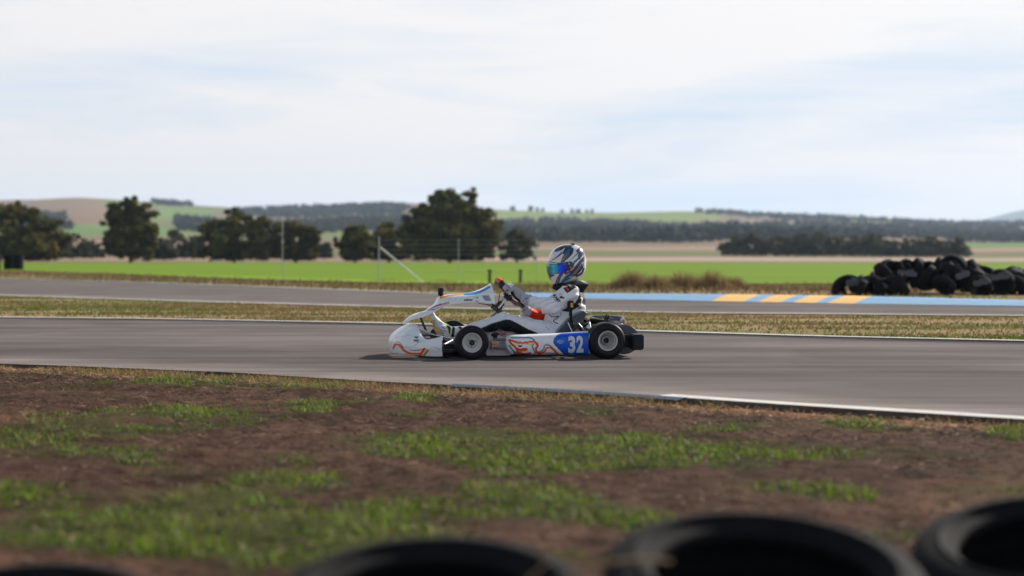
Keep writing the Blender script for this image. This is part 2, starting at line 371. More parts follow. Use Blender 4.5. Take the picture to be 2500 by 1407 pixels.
def line(name, E, off, w, m, x0, x1, z=.005, kind='structure', h=0):
    P = E.copy(); d = np.gradient(P, axis=0); d /= np.linalg.norm(d, axis=1)[:, None]; n = np.stack([-d[:, 1], d[:, 0]], 1)
    k = (P[:, 0] > x0) & (P[:, 0] < x1); P = P[k]; n = n[k]; ww = w * (1 + .25 * (fbm(P[:, 0] * 2, P[:, 0] * 0, 3, 4)[:, None] - .5))
    a = P + n * off; b = P + n * (off + ww)
    if h:
        c = (a * .35 + b * .65); V = np.vstack([np.c_[a, np.full(len(a), z)], np.c_[c, np.full(len(a), z + h)], np.c_[b, np.full(len(a), z + h)], np.c_[b, np.full(len(a), z - .02)]]); F = gridF(4, len(a))
    else:
        V = np.vstack([np.c_[a, np.full(len(a), z)], np.c_[b, np.full(len(a), z)]]); F = gridF(2, len(a))
    o = mk(name, V, F, m, smooth=False)
    if kind: tag(o, kind=kind)
    return o
line('edge_line', B1, -.20, .17, WHITE, -60, 60)
line('edge_line', A1, .012, .15, WHITE, gp(1545, 963)[0], 40)
line('edge_line', A2, .03, .20, WHITE, -60, 60)
line('edge_line', B2, -.28, .24, WHITE, -60, gp(1290, 722)[0])
def densify(E, n):
    s = np.concatenate([[0], np.cumsum(np.linalg.norm(np.diff(E, axis=0), axis=1))]); u = np.linspace(0, s[-1], n); return np.stack([np.interp(u, s, E[:, 0]), np.interp(u, s, E[:, 1])], 1)
B2d = densify(B2, 1400); A1d = densify(A1, 1200)
kb = empty('kerb', (gp(1900, 733)[0], gp(1900, 733)[1], 0)); tag(kb, 'long low kerb painted light blue with four yellow blocks along the outside of the far track', 'kerb')
segs = [(1240, 1735, 0), (1735, 1815, 1), (1815, 1850, 0), (1850, 1905, 1), (1905, 1935, 0), (1935, 1990, 1), (1990, 2020, 0), (2020, 2085, 1), (2085, 3300, 0)]
for a, b, y in segs:
    q = np.linspace(a, b, max(3, int((b - a) / 12))); bt = np.interp(q, [1240, 1744, 2080, 2500, 3300], [727.5, 736.5, 742.5, 748.5, 760]); tp = np.interp(q + 45, [1240, 1744, 2080, 2500, 3300], [721, 724.5, 729, 740, 751.5])
    lo = np.array([(*gp(u, v), .007) for u, v in zip(q, bt)]); hi = np.array([(*gp(u + 45, v), .05) for u, v in zip(q, tp)]); md = lo * .35 + hi * .65; md[:, 2] = .05; bk = hi + np.array((0, .05, -.07))
    o = mk('kerb_block', np.vstack([lo, md, hi, bk]), gridF(4, len(q)), YELK if y else BLUEK, smooth=False)
    o.parent = kb; o.matrix_parent_inverse = Matrix.Translation(-kb.location)
kc = empty('kerb', (gp(1400, 955)[0], gp(1400, 955)[1], 0)); tag(kc, 'short dark blue painted kerb edging the near side of the track', 'kerb')
o = line('kerb_block', A1d, -.06, .08, mat('kerb_paint_dark_blue', (.02, .05, .09), .6, vary=.3, vscale=6), gp(1100, 941)[0], gp(1680, 975)[0], z=-.006, kind=None, h=.012); o.parent = kc; o.matrix_parent_inverse = Matrix.Translation(-kc.location)

CN = [gp(*p, .06) for p in [(0, 660), (300, 669), (600, 681), (900, 689), (1300, 694), (1900, 693), (2500, 690)]]
CF = [gp(*p, .06) for p in [(0, 641.6), (900, 641.8), (1700, 641.8), (2500, 641.6)]]
o, _, _ = strip('crop_field', CN, CF, CROP, .06, thick=.08, subdiv=30, wob=1.2); tag(o, kind='structure')

# ---- near verge with clods, painted bare soil / greenish patches
PATCH = [(620, 935, 270, 16, .8), (250, 1045, 190, 28, .8), (75, 1062, 75, 14, .9), (480, 1012, 110, 11, .8), (760, 998, 50, 14, 1), (1012, 972, 42, 12, 1), (1000, 1015, 60, 7, .6), (240, 1110, 200, 18, .45), (1120, 1082, 250, 28, 1.3), (1330, 1112, 240, 40, 1.6), (1510, 1085, 120, 14, 1.5), (1600, 1128, 270, 24, 1.5), (1820, 1146, 110, 18, .9), (1330, 1250, 260, 46, .7), (300, 1300, 430, 75, 1.2), (120, 1235, 170, 34, .8), (650, 1335, 420, 60, 1.1), (1000, 1240, 150, 26, .8), (1330, 1375, 140, 26, .7), (2480, 1065, 90, 14, .9), (1900, 1042, 160, 13, .5), (2080, 1042, 80, 13, .6), (2050, 1210, 90, 10, .6), (1980, 1190, 100, 10, .5), (340, 1130, 60, 10, .7), (700, 1180, 60, 10, .7), (560, 1180, 220, 20, .3)]
def green(X, Y):
    px = CXP + FPX * X / Y; py = HZ + (EYE + .04) * FPX / Y
    n = fbm(X * 2.2, Y * 2.2, 4, 31); g = np.zeros(np.shape(X))
    for (a, b, rx, ry, s) in PATCH:
        d = np.sqrt(((px - a) / rx) ** 2 + ((py - b) / ry) ** 2)
        g = np.maximum(g, s * np.clip((1.45 - d) * 1.2, 0, 1))
    return np.clip(g * 1.1 + (n - .52) * 3.4 * (g > .01) + np.clip((n - .58) * 3, 0, .6), 0, 1)
def edgeY(X): return np.interp(X, A1[:, 0], A1[:, 1])
def build_verge():
    ys = np.linspace(2.2, 14.6, 420); xs = np.linspace(-9.5, 9.5, 620)
    Yg, Xg = np.meshgrid(ys, xs, indexing='ij'); eY = edgeY(Xg)
    d = eY - Yg
    Yg = np.where(d < .0, eY - .0, Yg)
    d = np.maximum(eY - Yg, 0)
    z = -.032 + (fbm(Xg * 3, Yg * 3, 3, 41) - .5) * .05 * np.clip(d / .6, 0, 1) + (fbm(Xg * 16, Yg * 16, 3, 43) - .5) * .035 * np.clip(d / .3, 0, 1)
    g = green(Xg, Yg)[..., None]; n = fbm(Xg * 9, Yg * 5, 4, 47)[..., None]
    soil = np.array((.076, .042, .029)) * (.35 + 1.25 * n) * (.62 + .76 * fbm(Xg * 1.1, Yg * 1.6, 3, 55))[..., None] ; orange = np.array((.36, .17, .085)); gc = np.array((.04, .06, .012))
    w = np.clip(1 - (d - .02) / (.30 + .35 * fbm(Xg * 1.5, Xg * 0 + 2, 3, 3)), 0, 1)[..., None] * np.clip((n - .2) * 3, .35, 1)
    c = soil * (1 - w) + orange * w
    k = np.clip((fbm(Xg * .8, Yg * 1.1, 3, 61) - .55) * 5, 0, 1)[..., None] * .35; c = c * (1 - k) + np.array((.19, .10, .065)) * k
    c = c * (1 - g * .75) + gc * g * .75
    o = mk('verge', np.stack([Xg, Yg, z], -1).reshape(-1, 3), gridF(len(ys), len(xs)), VERGE, col=c.reshape(-1, 3)); tag(o, kind='structure')
build_verge()

def blades(name, X, Y, Z, h, w, lean, col, m, nseg=2):
    """many bent grass blades in one mesh"""
    n = len(X); a = rng.uniform(0, 2 * math.pi, n); la = rng.uniform(0, 2 * math.pi, n); lx = np.cos(la) * lean * h; ly = np.sin(la) * lean * h
    dx = np.cos(a) * w / 2; dy = np.sin(a) * w / 2; R = []
    for t, ww, ll in ((0, 1, 0), (.55, .8, .3), (1, .12, 1)):
        zz = Z + h * t * (1 if t < 1 else np.sqrt(np.maximum(1 - (lean * .75) ** 2, .1)))
        R.append(np.stack([X - dx * ww + lx * ll, Y - dy * ww + ly * ll, zz], -1)); R.append(np.stack([X + dx * ww + lx * ll, Y + dy * ww + ly * ll, zz], -1))
    V = np.stack(R, 1).reshape(-1, 3); b = np.arange(n)[:, None] * 6
    F = np.concatenate([b + np.array([0, 1, 3, 2]), b + np.array([2, 3, 5, 4])], 0)
    C = np.repeat(col, 6, axis=0)
    return mk(name, V, F, m, smooth=False, col=C)
GRASS = mat('grass_blade', attr=True, rough=.6, spec=.3, translucent=.35)
STRAW = mat('dry_straw', attr=True, rough=.85, spec=.2, translucent=.15)
def colmix(n, cols, j=.25):
    c = np.array(cols)[rng.integers(0, len(cols), n)]; return c * rng.uniform(1 - j, 1 + j, (n, 1))
def near_plants():
    n = 620000; X = rng.uniform(-7, 7, n); Y = rng.uniform(3.6, 14.2, n); k = (np.abs(X) < Y * .33 + .5) & (Y < edgeY(X) - .03); X, Y = X[k], Y[k]
    g = green(X, Y); cl = fbm(X * 6, Y * 6, 3, 71); k = rng.uniform(0, 1, len(X)) < np.clip((g - .14) * 1.9, 0, 1) * np.clip((cl - .32) * 4, .08, 1)
    X, Y, g, cl = X[k], Y[k], g[k], cl[k]; h = rng.uniform(.012, .042, len(X)) * (.45 + .8 * g) * (.5 + cl)
    c = colmix(len(X), [(.13, .22, .012), (.11, .18, .012), (.20, .29, .016), (.06, .11, .012), (.20, .20, .05), (.17, .13, .06)]) 
    c = c * (.62 + .62 * g)[:, None]
    o = blades('verge_grass', X, Y, np.full(len(X), -.045), h, rng.uniform(.003, .008, len(X)), rng.uniform(.3, 1.25, len(X)), c, GRASS); tag(o, kind='stuff')
    print('grass', len(X))
    # straw, twigs and mulch
    n = 210000; X = rng.uniform(-7, 7, n); Y = rng.uniform(3.6, 14.2, n); k = (np.abs(X) < Y * .33 + .5) & (Y < edgeY(X) + .06 * rng.uniform(-1, 1, n)); X, Y = X[k], Y[k]
    d = edgeY(X) - Y; k = rng.uniform(0, 1, len(X)) < np.where(d < .8, .9, .42); X, Y, d = X[k], Y[k], d[k]
    L = rng.uniform(.012, .06, len(X)); w = rng.uniform(.0015, .0042, len(X)); a = rng.normal(0, .8, len(X)); ti = rng.normal(0, .28, len(X)); z = -.038 + rng.uniform(.0, .022, len(X))
    dx = np.cos(a) * L / 2; dy = np.sin(a) * L / 2; dz = np.sin(ti) * L / 2; wx = -np.sin(a) * w / 2; wy = np.cos(a) * w / 2
    V = np.stack([np.stack([X - dx - wx, Y - dy - wy, z - dz], -1), np.stack([X + dx - wx, Y + dy - wy, z + dz], -1), np.stack([X + dx + wx, Y + dy + wy, z + dz + w * .6], -1), np.stack([X - dx + wx, Y - dy + wy, z - dz + w * .6], -1)], 1).reshape(-1, 3)
    c = colmix(len(X), [(.09, .053, .038), (.15, .095, .065), (.055, .032, .025), (.04, .025, .02), (.28, .19, .12), (.10, .05, .034)], .4); c = np.where((d < .6)[:, None] & (rng.uniform(0, 1, len(X)) < .7)[:, None], colmix(len(X), [(.42, .27, .14), (.34, .18, .09), (.5, .36, .2)]), c)
    o = mk('straw_litter', V, (np.arange(len(X))[:, None] * 4 + np.arange(4)), STRAW, smooth=False, col=np.repeat(c, 4, axis=0)); tag(o, kind='stuff')
    # pale dry fringe along the track edge
    n = 26000; i = rng.uniform(-7.2, 6.5, n); Y = edgeY(i) - np.abs(rng.normal(0, .22, n)) - .01; f = fbm(i * 2, i * 0, 3, 91); k = rng.uniform(0, 1, n) < np.clip((f - .3) * 3, .05, 1) * np.where(i > 1.2, .3, 1); i, Y = i[k], Y[k]
    c = colmix(len(i), [(.40, .27, .14), (.46, .34, .18), (.24, .22, .07), (.30, .17, .09)])
    o = blades('dry_grass_fringe', i, Y, np.full(len(i), -.04), rng.uniform(.02, .065, len(i)), rng.uniform(.003, .007, len(i)), rng.uniform(.3, 1.1, len(i)), c, STRAW); tag(o, kind='stuff')
near_plants()
def mid_plants():
    n = 260000; X = rng.uniform(-12, 12, n); Y = rng.uniform(17, 38, n); lo = np.interp(X, B1[:, 0], B1[:, 1]); hi = np.interp(X, A2[:, 0], A2[:, 1])
    k = (Y > lo + .12) & (Y < hi - .1) & (np.abs(X) < Y * .3 + .5); X, Y, lo, hi = X[k], Y[k], lo[k], hi[k]
    f = fbm(X * .45, Y * 1.5, 4, 111); f2 = fbm(X * .3 + 40, Y * 1.1, 4, 117); k = rng.uniform(0, 1, len(X)) < np.clip((f - .38) * 5, .12, 1); X, Y, f, f2 = X[k], Y[k], f[k], f2[k]
    g = np.clip((f2 - .42) * 9, 0, 1)[:, None]
    c = colmix(len(X), [(.24, .145, .075), (.26, .18, .08), (.22, .18, .055)], .1) * (1 - g) + colmix(len(X), [(.14, .165, .03), (.12, .15, .025), (.16, .17, .04)], .1) * g
    o = blades('infield_grass', X, Y, np.full(len(X), -.012), rng.uniform(.012, .04, len(X)), rng.uniform(.010, .024, len(X)), rng.uniform(.2, 1, len(X)), c, GRASS); tag(o, kind='stuff'); print('mid', len(X))
    n = 130000; X = rng.uniform(-26, 20, n); Y = rng.uniform(31, 112, n); lo = np.interp(X, B2[:, 0], B2[:, 1]); hi = np.interp(X, np.array(CN)[:, 0], np.array(CN)[:, 1])
    k = (Y > lo + .2) & (Y < hi + 1.0) & (np.abs(X) < Y * .3 + .5); X, Y, lo, hi = X[k], Y[k], lo[k], hi[k]
    f = fbm(X * .3, Y * .3, 4, 131); e = Y > hi - 9
    k = rng.uniform(0, 1, len(X)) < np.where(e, .9, np.clip((f - .4) * 4, .1, .8)); X, Y, e = X[k], Y[k], e[k]
    c = colmix(len(X), [(.36, .25, .13), (.28, .19, .10), (.22, .19, .07), (.17, .12, .07)])
    h = rng.uniform(.03, .10, len(X)) * np.where(e, 1.7, 1)
    o = blades('dry_verge_grass', X, Y, np.full(len(X), -.012), h, rng.uniform(.015, .04, len(X)), rng.uniform(.2, .9, len(X)), c, STRAW); tag(o, kind='stuff'); print('far', len(X))
mid_plants()

# ---------------------------------------------------------------- trees
LEAF = mat('olive_leaves', attr=True, rough=.8, spec=.1, translucent=.3)
BARK = mat('bark', (.11, .085, .065), .9, vary=.3, vscale=3)
def crown_mesh(name, lobes, nclump, nleaf, size, cols, seed, squash=.8):
    r = np.random.default_rng(seed); P = []; C = []
    tot = sum(l[3] ** 2 for l in lobes)
    for (x, y, z, R) in lobes:
        k = max(3, int(nclump * R * R / tot))
        for _ in range(k):
            d = r.normal(size=3); d /= np.linalg.norm(d); rr = R * r.uniform(.15, 1.0) ** .6; ou = r.uniform() < .22; rr = R * r.uniform(1.0, 1.28) if ou else rr; cc = np.array((x, y, z)) + d * rr * np.array((1, 1, squash))
            cr = R * (r.uniform(.10, .2) if ou else r.uniform(.22, .44)); q = r.normal(size=(nleaf, 3)); q /= np.linalg.norm(q, axis=1)[:, None]; q *= r.uniform(.3, 1, (nleaf, 1)) ** .5 * cr * np.array((1.25, 1.25, .75))
            P.append(cc + q); C.append(np.tile(np.array(cols[r.integers(len(cols))]) * r.uniform(.75, 1.25), (nleaf, 1)) * r.uniform(.8, 1.2, (nleaf, 1)))
    P = np.vstack(P); C = np.vstack(C); n = len(P); u = r.normal(size=(n, 3)); u /= np.linalg.norm(u, axis=1)[:, None]; v = np.cross(u, r.normal(size=(n, 3))); v /= np.linalg.norm(v, axis=1)[:, None]
    s = size * r.uniform(.5, 1.3, (n, 1)); V = np.stack([P - u * s - v * s * .5, P + u * s - v * s * .3, P + u * s * .8 + v * s * .6, P - u * s * .7 + v * s * .5], 1).reshape(-1, 3)
    return V, np.arange(n)[:, None] * 4 + np.arange(4), np.repeat(C, 4, axis=0)
def make_tree(label, loc, H, Wd, lobes, seed, cols, group, nclump=170, nleaf=60, leaf=.24, base=.12, cat='tree'):
    """lobes in unit space: x -.5..+.5 of width, z 0..1 of height"""
    t = empty('tree', loc); tag(t, label, cat, group)
    LB = [(x * Wd, y * Wd, z * H, R * (Wd + H) / 2) for (x, y, z, R) in list(lobes) + [(-.24, 0, .20, .19), (.24, .04, .20, .19), (0, -.1, .22, .22)]]
    V, F, C = crown_mesh('crown', LB, nclump, nleaf, leaf, cols, seed); V[:, 2] = np.maximum(V[:, 2], .25 + .3 * rng.uniform(0, 1, len(V)))
    mk('crown', V, F, LEAF, t, smooth=False, col=C)
    r = random.Random(seed); m = MB(); tr = .028 * H
    top = Vector((LB[0][0] * .4, 0, H * .55)); m.tube([(0, 0, -.3), (r.uniform(-.1, .1), 0, H * .12), (top.x * .5 + r.uniform(-.2, .2), 0, H * .3), tuple(top)], [tr * 1.25, tr, tr * .8, tr * .4], 9)
    for l in LB:
        a = Vector((top.x * .4, 0, H * r.uniform(.14, .3))); b = Vector((l[0], l[1], l[2])); mid = a.lerp(b, .5) + Vector((r.uniform(-.3, .3), r.uniform(-.3, .3), .1 * H * .5))
        m.tube([a, mid, b], [tr * .55, tr * .4, tr * .15], 6)
    m.build('trunk', BARK, t)
    return t
OL = [(.105, .10, .03), (.13, .12, .04), (.075, .08, .03), (.17, .145, .045)]
GY = [(.08, .085, .05), (.06, .068, .042), (.10, .10, .06)]
GT = 'trees standing along the far side of the green field'
def at_px(px, Y): x = (px - CXP) * Y / FPX; return (x, Y, float(land(x, Y)) - .05)
def hpx(npx, Y): return npx * Y / FPX
TD = 205
def T(label, px, w, top, seed, lobes, Y=TD, cols=OL, group=GT, **k):
    loc = at_px(px, Y); basepx = HZ + (EYE - loc[2]) * FPX / Y
    return make_tree(label, loc, hpx(basepx - top, Y), hpx(w, Y), lobes, seed, cols, group, **k)
broad = [(0, 0, .62, .30), (-.27, .05, .50, .24), (.27, -.04, .52, .25), (-.34, 0, .26, .20), (.34, .03, .26, .20), (0, -.15, .28, .28), (.08, .05, .80, .20)]
T('biggest and tallest dark round tree, behind the raised steering wheel end of the kart', 1098, 238, 452, 1, [(-.02, 0, .58, .30), (-.30, .05, .50, .20), (.28, -.04, .50, .24), (-.36, 0, .26, .17), (.36, .03, .26, .17), (0, -.2, .34, .28), (.02, .05, .80, .17), (.2, 0, .84, .12), (-.14, 0, .85, .10), (-.33, .1, .68, .11)], nclump=420, nleaf=80, leaf=.2)
T('squarish dark tree with a flat domed top, second from the left edge', 318, 140, 476, 2, [(0, 0, .82, .18), (-.22, 0, .74, .18), (.22, 0, .74, .18), (0, .1, .62, .24), (-.22, -.1, .5, .22), (.22, -.1, .5, .22), (0, -.2, .4, .26), (.25, -.1, .3, .2), (-.27, .1, .28, .2)], nclump=200)
T('broad dark tree cut by the left edge of the photo, over the tyre stack', 52, 230, 489, 3, [(-.1, 0, .78, .22), (.2, 0, .62, .22), (-.32, 0, .6, .2), (.34, 0, .42, .2), (0, -.2, .36, .28), (.2, -.2, .24, .22), (-.3, -.1, .25, .2)], nclump=230)
T('low wide dark tree between the flat domed tree and the slim steel pole', 572, 190, 511, 4, [(0, 0, .72, .24), (-.3, 0, .6, .2), (.3, 0, .66, .2), (-.1, -.2, .35, .26), (.3, -.1, .3, .22), (-.38, 0, .24, .14)], nclump=200)
T('rounded tree directly right of the slim steel pole', 722, 125, 522, 5, [(-.1, 0, .7, .24), (.25, 0, .55, .22), (-.3, 0, .45, .2), (.2, -.1, .25, .24)], nclump=130)
T('small bushy dark tree left of the biggest tree, near the wire fence post', 866, 100, 540, 6, [(0, 0, .62, .3), (-.3, 0, .45, .2), (.3, 0, .5, .2), (0, 0, .25, .25)], nclump=110)
T('olive tree with a sloping top touching the left side of the biggest tree', 950, 130, 533, 7, [(0, 0, .6, .3), (.3, 0, .7, .2), (-.3, 0, .45, .2), (.1, 0, .25, .28)], nclump=120, Y=215)
T('grey leafless looking tree just right of the biggest tree', 1262, 100, 548, 8, [(0, 0, .65, .26), (.28, 0, .48, .2), (-.3, 0, .5, .2), (0, 0, .25, .22)], cols=GY, nclump=90, nleaf=22, Y=225)
# paler row farther back on the left
for i, (px, w, top, Y) in enumerate([(175, 110, 575, 290), (225, 80, 590, 300), (420, 110, 560, 300), (470, 90, 575, 290), (655, 80, 556, 300), (690, 90, 575, 280), (790, 50, 590, 300), (400, 70, 590, 260), (135, 70, 560, 270)]):
    T(['pale tree just right of the tree cut by the left edge', 'pale low tree touching the left side of the flat domed tree', 'pale taller tree touching the right side of the flat domed tree', 'pale low tree left of the low wide dark tree', 'pale tree whose top shows left of the steel pole', 'pale tree close behind the rounded tree right of the steel pole', 'pale small tree between the rounded tree and the small bushy one', 'pale low bush like tree at the right foot of the flat domed tree', 'pale tree half hidden by the tree cut by the left edge'][i], px, w, top, 20 + i, broad, Y=Y, cols=GY, group='pale low trees behind the dark tree row', nclump=70, nleaf=26, leaf=.3)
ORD = ['first', 'second', 'third', 'fourth', 'fifth', 'sixth', 'seventh', 'eighth', 'ninth', 'tenth', 'eleventh', 'twelfth', 'thirteenth', 'fourteenth', 'fifteenth', 'sixteenth', 'seventeenth', 'eighteenth', 'nineteenth', 'twentieth'] + ['twenty ' + q for q in 'first second third fourth fifth sixth seventh eighth ninth'.split()] + ['thirtieth'] + ['thirty ' + q for q in 'first second third fourth fifth sixth seventh eighth ninth'.split()]
# windbreak on the right
WBX = [1790, 1840, 1895, 1945, 1990, 2035, 2085, 2130, 2175, 2215, 2262, 2305, 2345, 1815, 1868, 1920, 1968, 2060, 2110, 2150, 2240, 2285]
def wbl(px): return ORD[sorted(WBX).index(px)] + ' tree from the left in the long olive grey windbreak'
proto = []
for i, (px, w, top) in enumerate([(1790, 80, 572), (1840, 90, 567), (1895, 90, 571)]):
    proto.append(T(wbl(px), px, w, top, 40 + i, broad, Y=400, cols=[(.09, .09, .045), (.07, .072, .04), (.11, .105, .055)], group='trees of the long windbreak on the right', nclump=70, nleaf=26, leaf=.36))
def dup(o, loc, rz=0, sc=1, label=None, group=None):
    c = o.copy(); COL.objects.link(c); c.location = loc; c.rotation_euler = (0, 0, rz); c.scale = (sc,) * 3 if not hasattr(sc, '__len__') else sc
    if label: c['label'] = label
    if group: c['group'] = group
    for ch in list(o.children):
        d = ch.copy(); COL.objects.link(d); d.parent = c
        for g in list(ch.children): e = g.copy(); COL.objects.link(e); e.parent = d
    return c
for i, px in enumerate([1945, 1990, 2035, 2085, 2130, 2175, 2215, 2262, 2305, 2345, 1815, 1868, 1920, 1968, 2060, 2110, 2150, 2240, 2285]):
    Y = 400 if i < 10 else 425
    dup(proto[i % 3], at_px(px, Y), rnd.uniform(0, 6), rnd.uniform(.86, 1.04) * (1 if px < 2150 else .93), wbl(px))
# distant woods: one mass each
WOODM = mat('distant_wood_leaves', attr=True, rough=.9, spec=.1)
def woods():
    regions = [  # photo outline of each wood, number of crowns, distance range
        ([(1215, 545), (1330, 536), (1480, 540), (1700, 556), (1760, 566), (1760, 588), (1650, 590), (1215, 588)], 1500, 1.0),
        ([(1700, 552), (1900, 545), (2100, 548), (2480, 556), (2520, 590), (2350, 590), (2300, 580), (1750, 582)], 1500, 1.0),
        ([(560, 512), (980, 497), (1000, 508), (980, 520), (700, 530), (560, 524)], 900, 1.0), ([(640, 545), (1000, 528), (1000, 560), (640, 572)], 700, 1),
        ([(370, 488), (470, 496), (470, 503), (380, 498)], 120, 1), ([(430, 530), (560, 545), (560, 570), (430, 560)], 250, 1), ([(0, 515), (160, 525), (170, 560), (0, 560)], 250, 1), ([(1700, 511), (1790, 511), (2060, 528), (2190, 536), (2190, 541), (1960, 540), (1830, 529), (1700, 519)], 420, 1),
        ([(2190, 538), (2520, 546), (2520, 552), (2190, 547)], 240, 1)]
    ys = np.geomspace(500, 2500, 400); base = []
    for (poly, n, s) in regions:
        poly = np.array(poly, float); lo = poly.min(0); hi = poly.max(0); k = 0; pts = []
        while k < n:
            px = rng.uniform(lo[0], hi[0], 600); py = rng.uniform(lo[1], hi[1], 600); m = inpoly(px, py, poly)
            for a, b in zip(px[m], py[m]):
                X = (a - CXP) * ys / FPX; Z = land(X, ys); row = HZ - (Z - EYE) * FPX / ys; hit = np.nonzero(row <= b + 3)[0]
                if len(hit) == 0: hit = [399]
                Y = ys[hit[0]]; pts.append((X[hit[0]], Y, Z[hit[0]])); k += 1
                if k >= n: break
        base += pts
    base = np.array(base); r = np.random.default_rng(3); V = []; C = []
    n = len(base); Q = 16; R = r.uniform(1.6, 3.6, (n, 1, 1)); q = r.normal(size=(n, Q, 3)); q /= np.linalg.norm(q, axis=2)[..., None]; q *= r.uniform(.2, 1, (n, Q, 1)) ** .5
    P = (base[:, None, :] + q * R * np.array((1.2, 1.2, 1.1)) + np.array((0, 0, 1)) * R * .9).reshape(-1, 3); m = len(P)
    u = r.normal(size=(m, 3)); u /= np.linalg.norm(u, axis=1)[:, None]; v = np.cross(u, r.normal(size=(m, 3))); v /= np.linalg.norm(v, axis=1)[:, None]; sz = r.uniform(.5, 1.5, (m, 1))
    V = np.stack([P - u * sz - v * sz * .6, P + u * sz - v * sz * .5, P + u * sz * .8 + v * sz * .7, P - u * sz * .7 + v * sz * .6], 1).reshape(-1, 3); F = np.arange(m)[:, None] * 4 + np.arange(4)
    C = np.array([(.035, .048, .028), (.045, .055, .03), (.06, .062, .034)])[r.integers(0, 3, n)] * r.uniform(.7, 1.3, (n, 1)); sv = range(Q * 4)
    o = mk('distant_woods', V.reshape(-1, 3), F, WOODM, smooth=False, col=np.repeat(C, len(sv), axis=0)); tag(o, kind='stuff')
woods()
# two thin tree groups on the crest
CR = []
for i, px in enumerate([1252, 1296, 1312, 1325, 1372, 1396, 1412, 1432, 1446, 1745, 1762, 1778]):
    Y = 2480; loc = at_px(px, Y)
    if i == 0: t = make_tree('first from the left of the small lone trees on the green skyline', loc, 7, 8, broad, 70, OL, 'lone trees on the crest of the green hill', nclump=24, nleaf=14, leaf=1.0); CR.append(t)
    else: dup(CR[0], loc, rnd.uniform(0, 6), rnd.uniform(.7, 1.1), ORD[i] + ' from the left of the small lone trees on the green skyline')
# ---------------------------------------------------------------- kart frame
YAW = math.radians(9); KP = Vector((.117, 14.89, 0)); kc_, ks_ = math.cos(YAW), math.sin(YAW)
def proj(P):
    P = np.asarray(P, float); X = KP.x + kc_ * P[..., 0] - ks_ * P[..., 1]; Y = KP.y + ks_ * P[..., 0] + kc_ * P[..., 1]
    return CXP + FPX * X / Y, HZ + (EYE - P[..., 2]) * FPX / Y
def K(px, py, y=0.):
    """kart-space point at lateral offset y seen at a photo pixel"""
    a = (px - CXP) / FPX; x = (a * (KP.y + kc_ * y) - KP.x + ks_ * y) / (kc_ - a * ks_); Y = KP.y + ks_ * x + kc_ * y
    return (x, y, EYE - (py - HZ) * Y / FPX)
kart = empty('racing_kart', KP, YAW); tag(kart, 'white racing kart with orange swirls and a blue side panel numbered 32', 'kart')
WP = (.88, .89, .90)
SHELL = mat('painted_plastic', attr=True, rough=.38, coat=.25, spec=.3, vary=.07, vscale=6, bstretch=(1, 1, 6))
RUB = mat('tyre_rubber', (.012, .012, .0135), .5, vary=.25, vscale=30, spec=.22)
MAG = mat('magnesium_grey', (.55, .53, .51), .4, metal=.15)
STEEL = mat('bright_steel', (.62, .62, .62), .25, metal=1)
DARKM = mat('dark_metal', (.05, .05, .055), .4, metal=.7)
BLK = mat('black_plastic', (.012, .012, .014), .45, vary=.2, vscale=40, spec=.25)
BRONZE = mat('bronze_anodised', (.42, .27, .15), .35, metal=.85, vary=.3, vscale=40)
CHRM = mat('grey_frame_paint', (.16, .17, .19), .35, metal=.5)
def white(n, c=WP): return np.tile(np.array(c), (n, 1))
OR = lin('#e8481c'); RD = lin('#c8201c'); YL = lin('#f0c838'); NV = lin('#2c4458'); GB = lin('#8fb4d0'); BLU = lin('#0058d2')

# wheels: tyre, rim, hub
def wheel(x, y, r, w, rimr, side, deep, steer=0):
    tn = empty('wheel', (x, y, r)); tn.parent = kart; tn.rotation_euler = (0, 0, steer)
    h = w / 2; m = MB(); rr = .022
    prof = [(rimr, -h * .80), (rimr + .006, -h * .93), (rimr + (r - rimr) * .45, -h * 1.03), (r - rr * .9, -h * .97), (r - rr * .25, -h * .86), (r, -h * .66), (r + .001, 0), (r, h * .66), (r - rr * .25, h * .86), (r - rr * .9, h * .97), (rimr + (r - rimr) * .45, h * 1.03), (rimr + .006, h * .93), (rimr, h * .80)]
    m.lathe(spl(prof, 40), (0, 0, 0)); m.build('tyre', RUB, tn)
    s = side; m = MB(); e = h * .92
    if deep: p = [(rimr + .008, s * (e - .004)), (rimr + .006, s * (e + .004)), (rimr - .003, s * (e + .002)), (rimr - .004, s * (e - .008)), (rimr - .008, s * (e - .03)), (rimr - .014, s * (e - .035)), (rimr - .018, s * (e - .075)), (rimr - .028, s * (e - .08)), (.032, s * (e - .10)), (.031, s * (e - .06)), (.025, s * (e - .058)), (.025, s * (e - .12))]
    else: p = [(rimr + .008, s * (e - .004)), (rimr + .006, s * (e + .004)), (rimr - .003, s * (e + .002)), (rimr - .004, s * (e - .009)), (rimr - .008, s * (e - .022)), (rimr - .022, s * (e - .026)), (.036, s * (e - .018)), (.032, s * (e - .012)), (.024, s * (e - .012)), (.022, s * (e - .03)), (0, s * (e - .032))]
    m.lathe(p, (0, 0, 0)); m.lathe([(rimr - .003, -s * e), (rimr - .006, s * (e - .02))], (0, 0, 0)); m.build('rim', MAG, tn)
    m = MB()
    if deep: m.lathe([(.0, s * (e - .075)), (.0245, s * (e - .075)), (.0245, s * (e - .12))], (0, 0, 0)); hm = BLK  # black disc stands in for the shade inside the hollow rear hub
    else:
        m.lathe([(.022, s * (e - .025)), (.019, s * (e - .004)), (.013, s * e), (.011, s * (e - .01)), (0, s * (e - .01))], (0, 0, 0), n=24); hm = DARKM
        for a in range(3): m.lathe([(0, s * (e + .001 - .012)), (.005, s * (e - .012)), (.005, s * (e - .03))], (.03 * math.cos(a * 2.094 + .4), 0, .03 * math.sin(a * 2.094 + .4)), n=8)
    m.build('hub', hm, tn)
    return tn
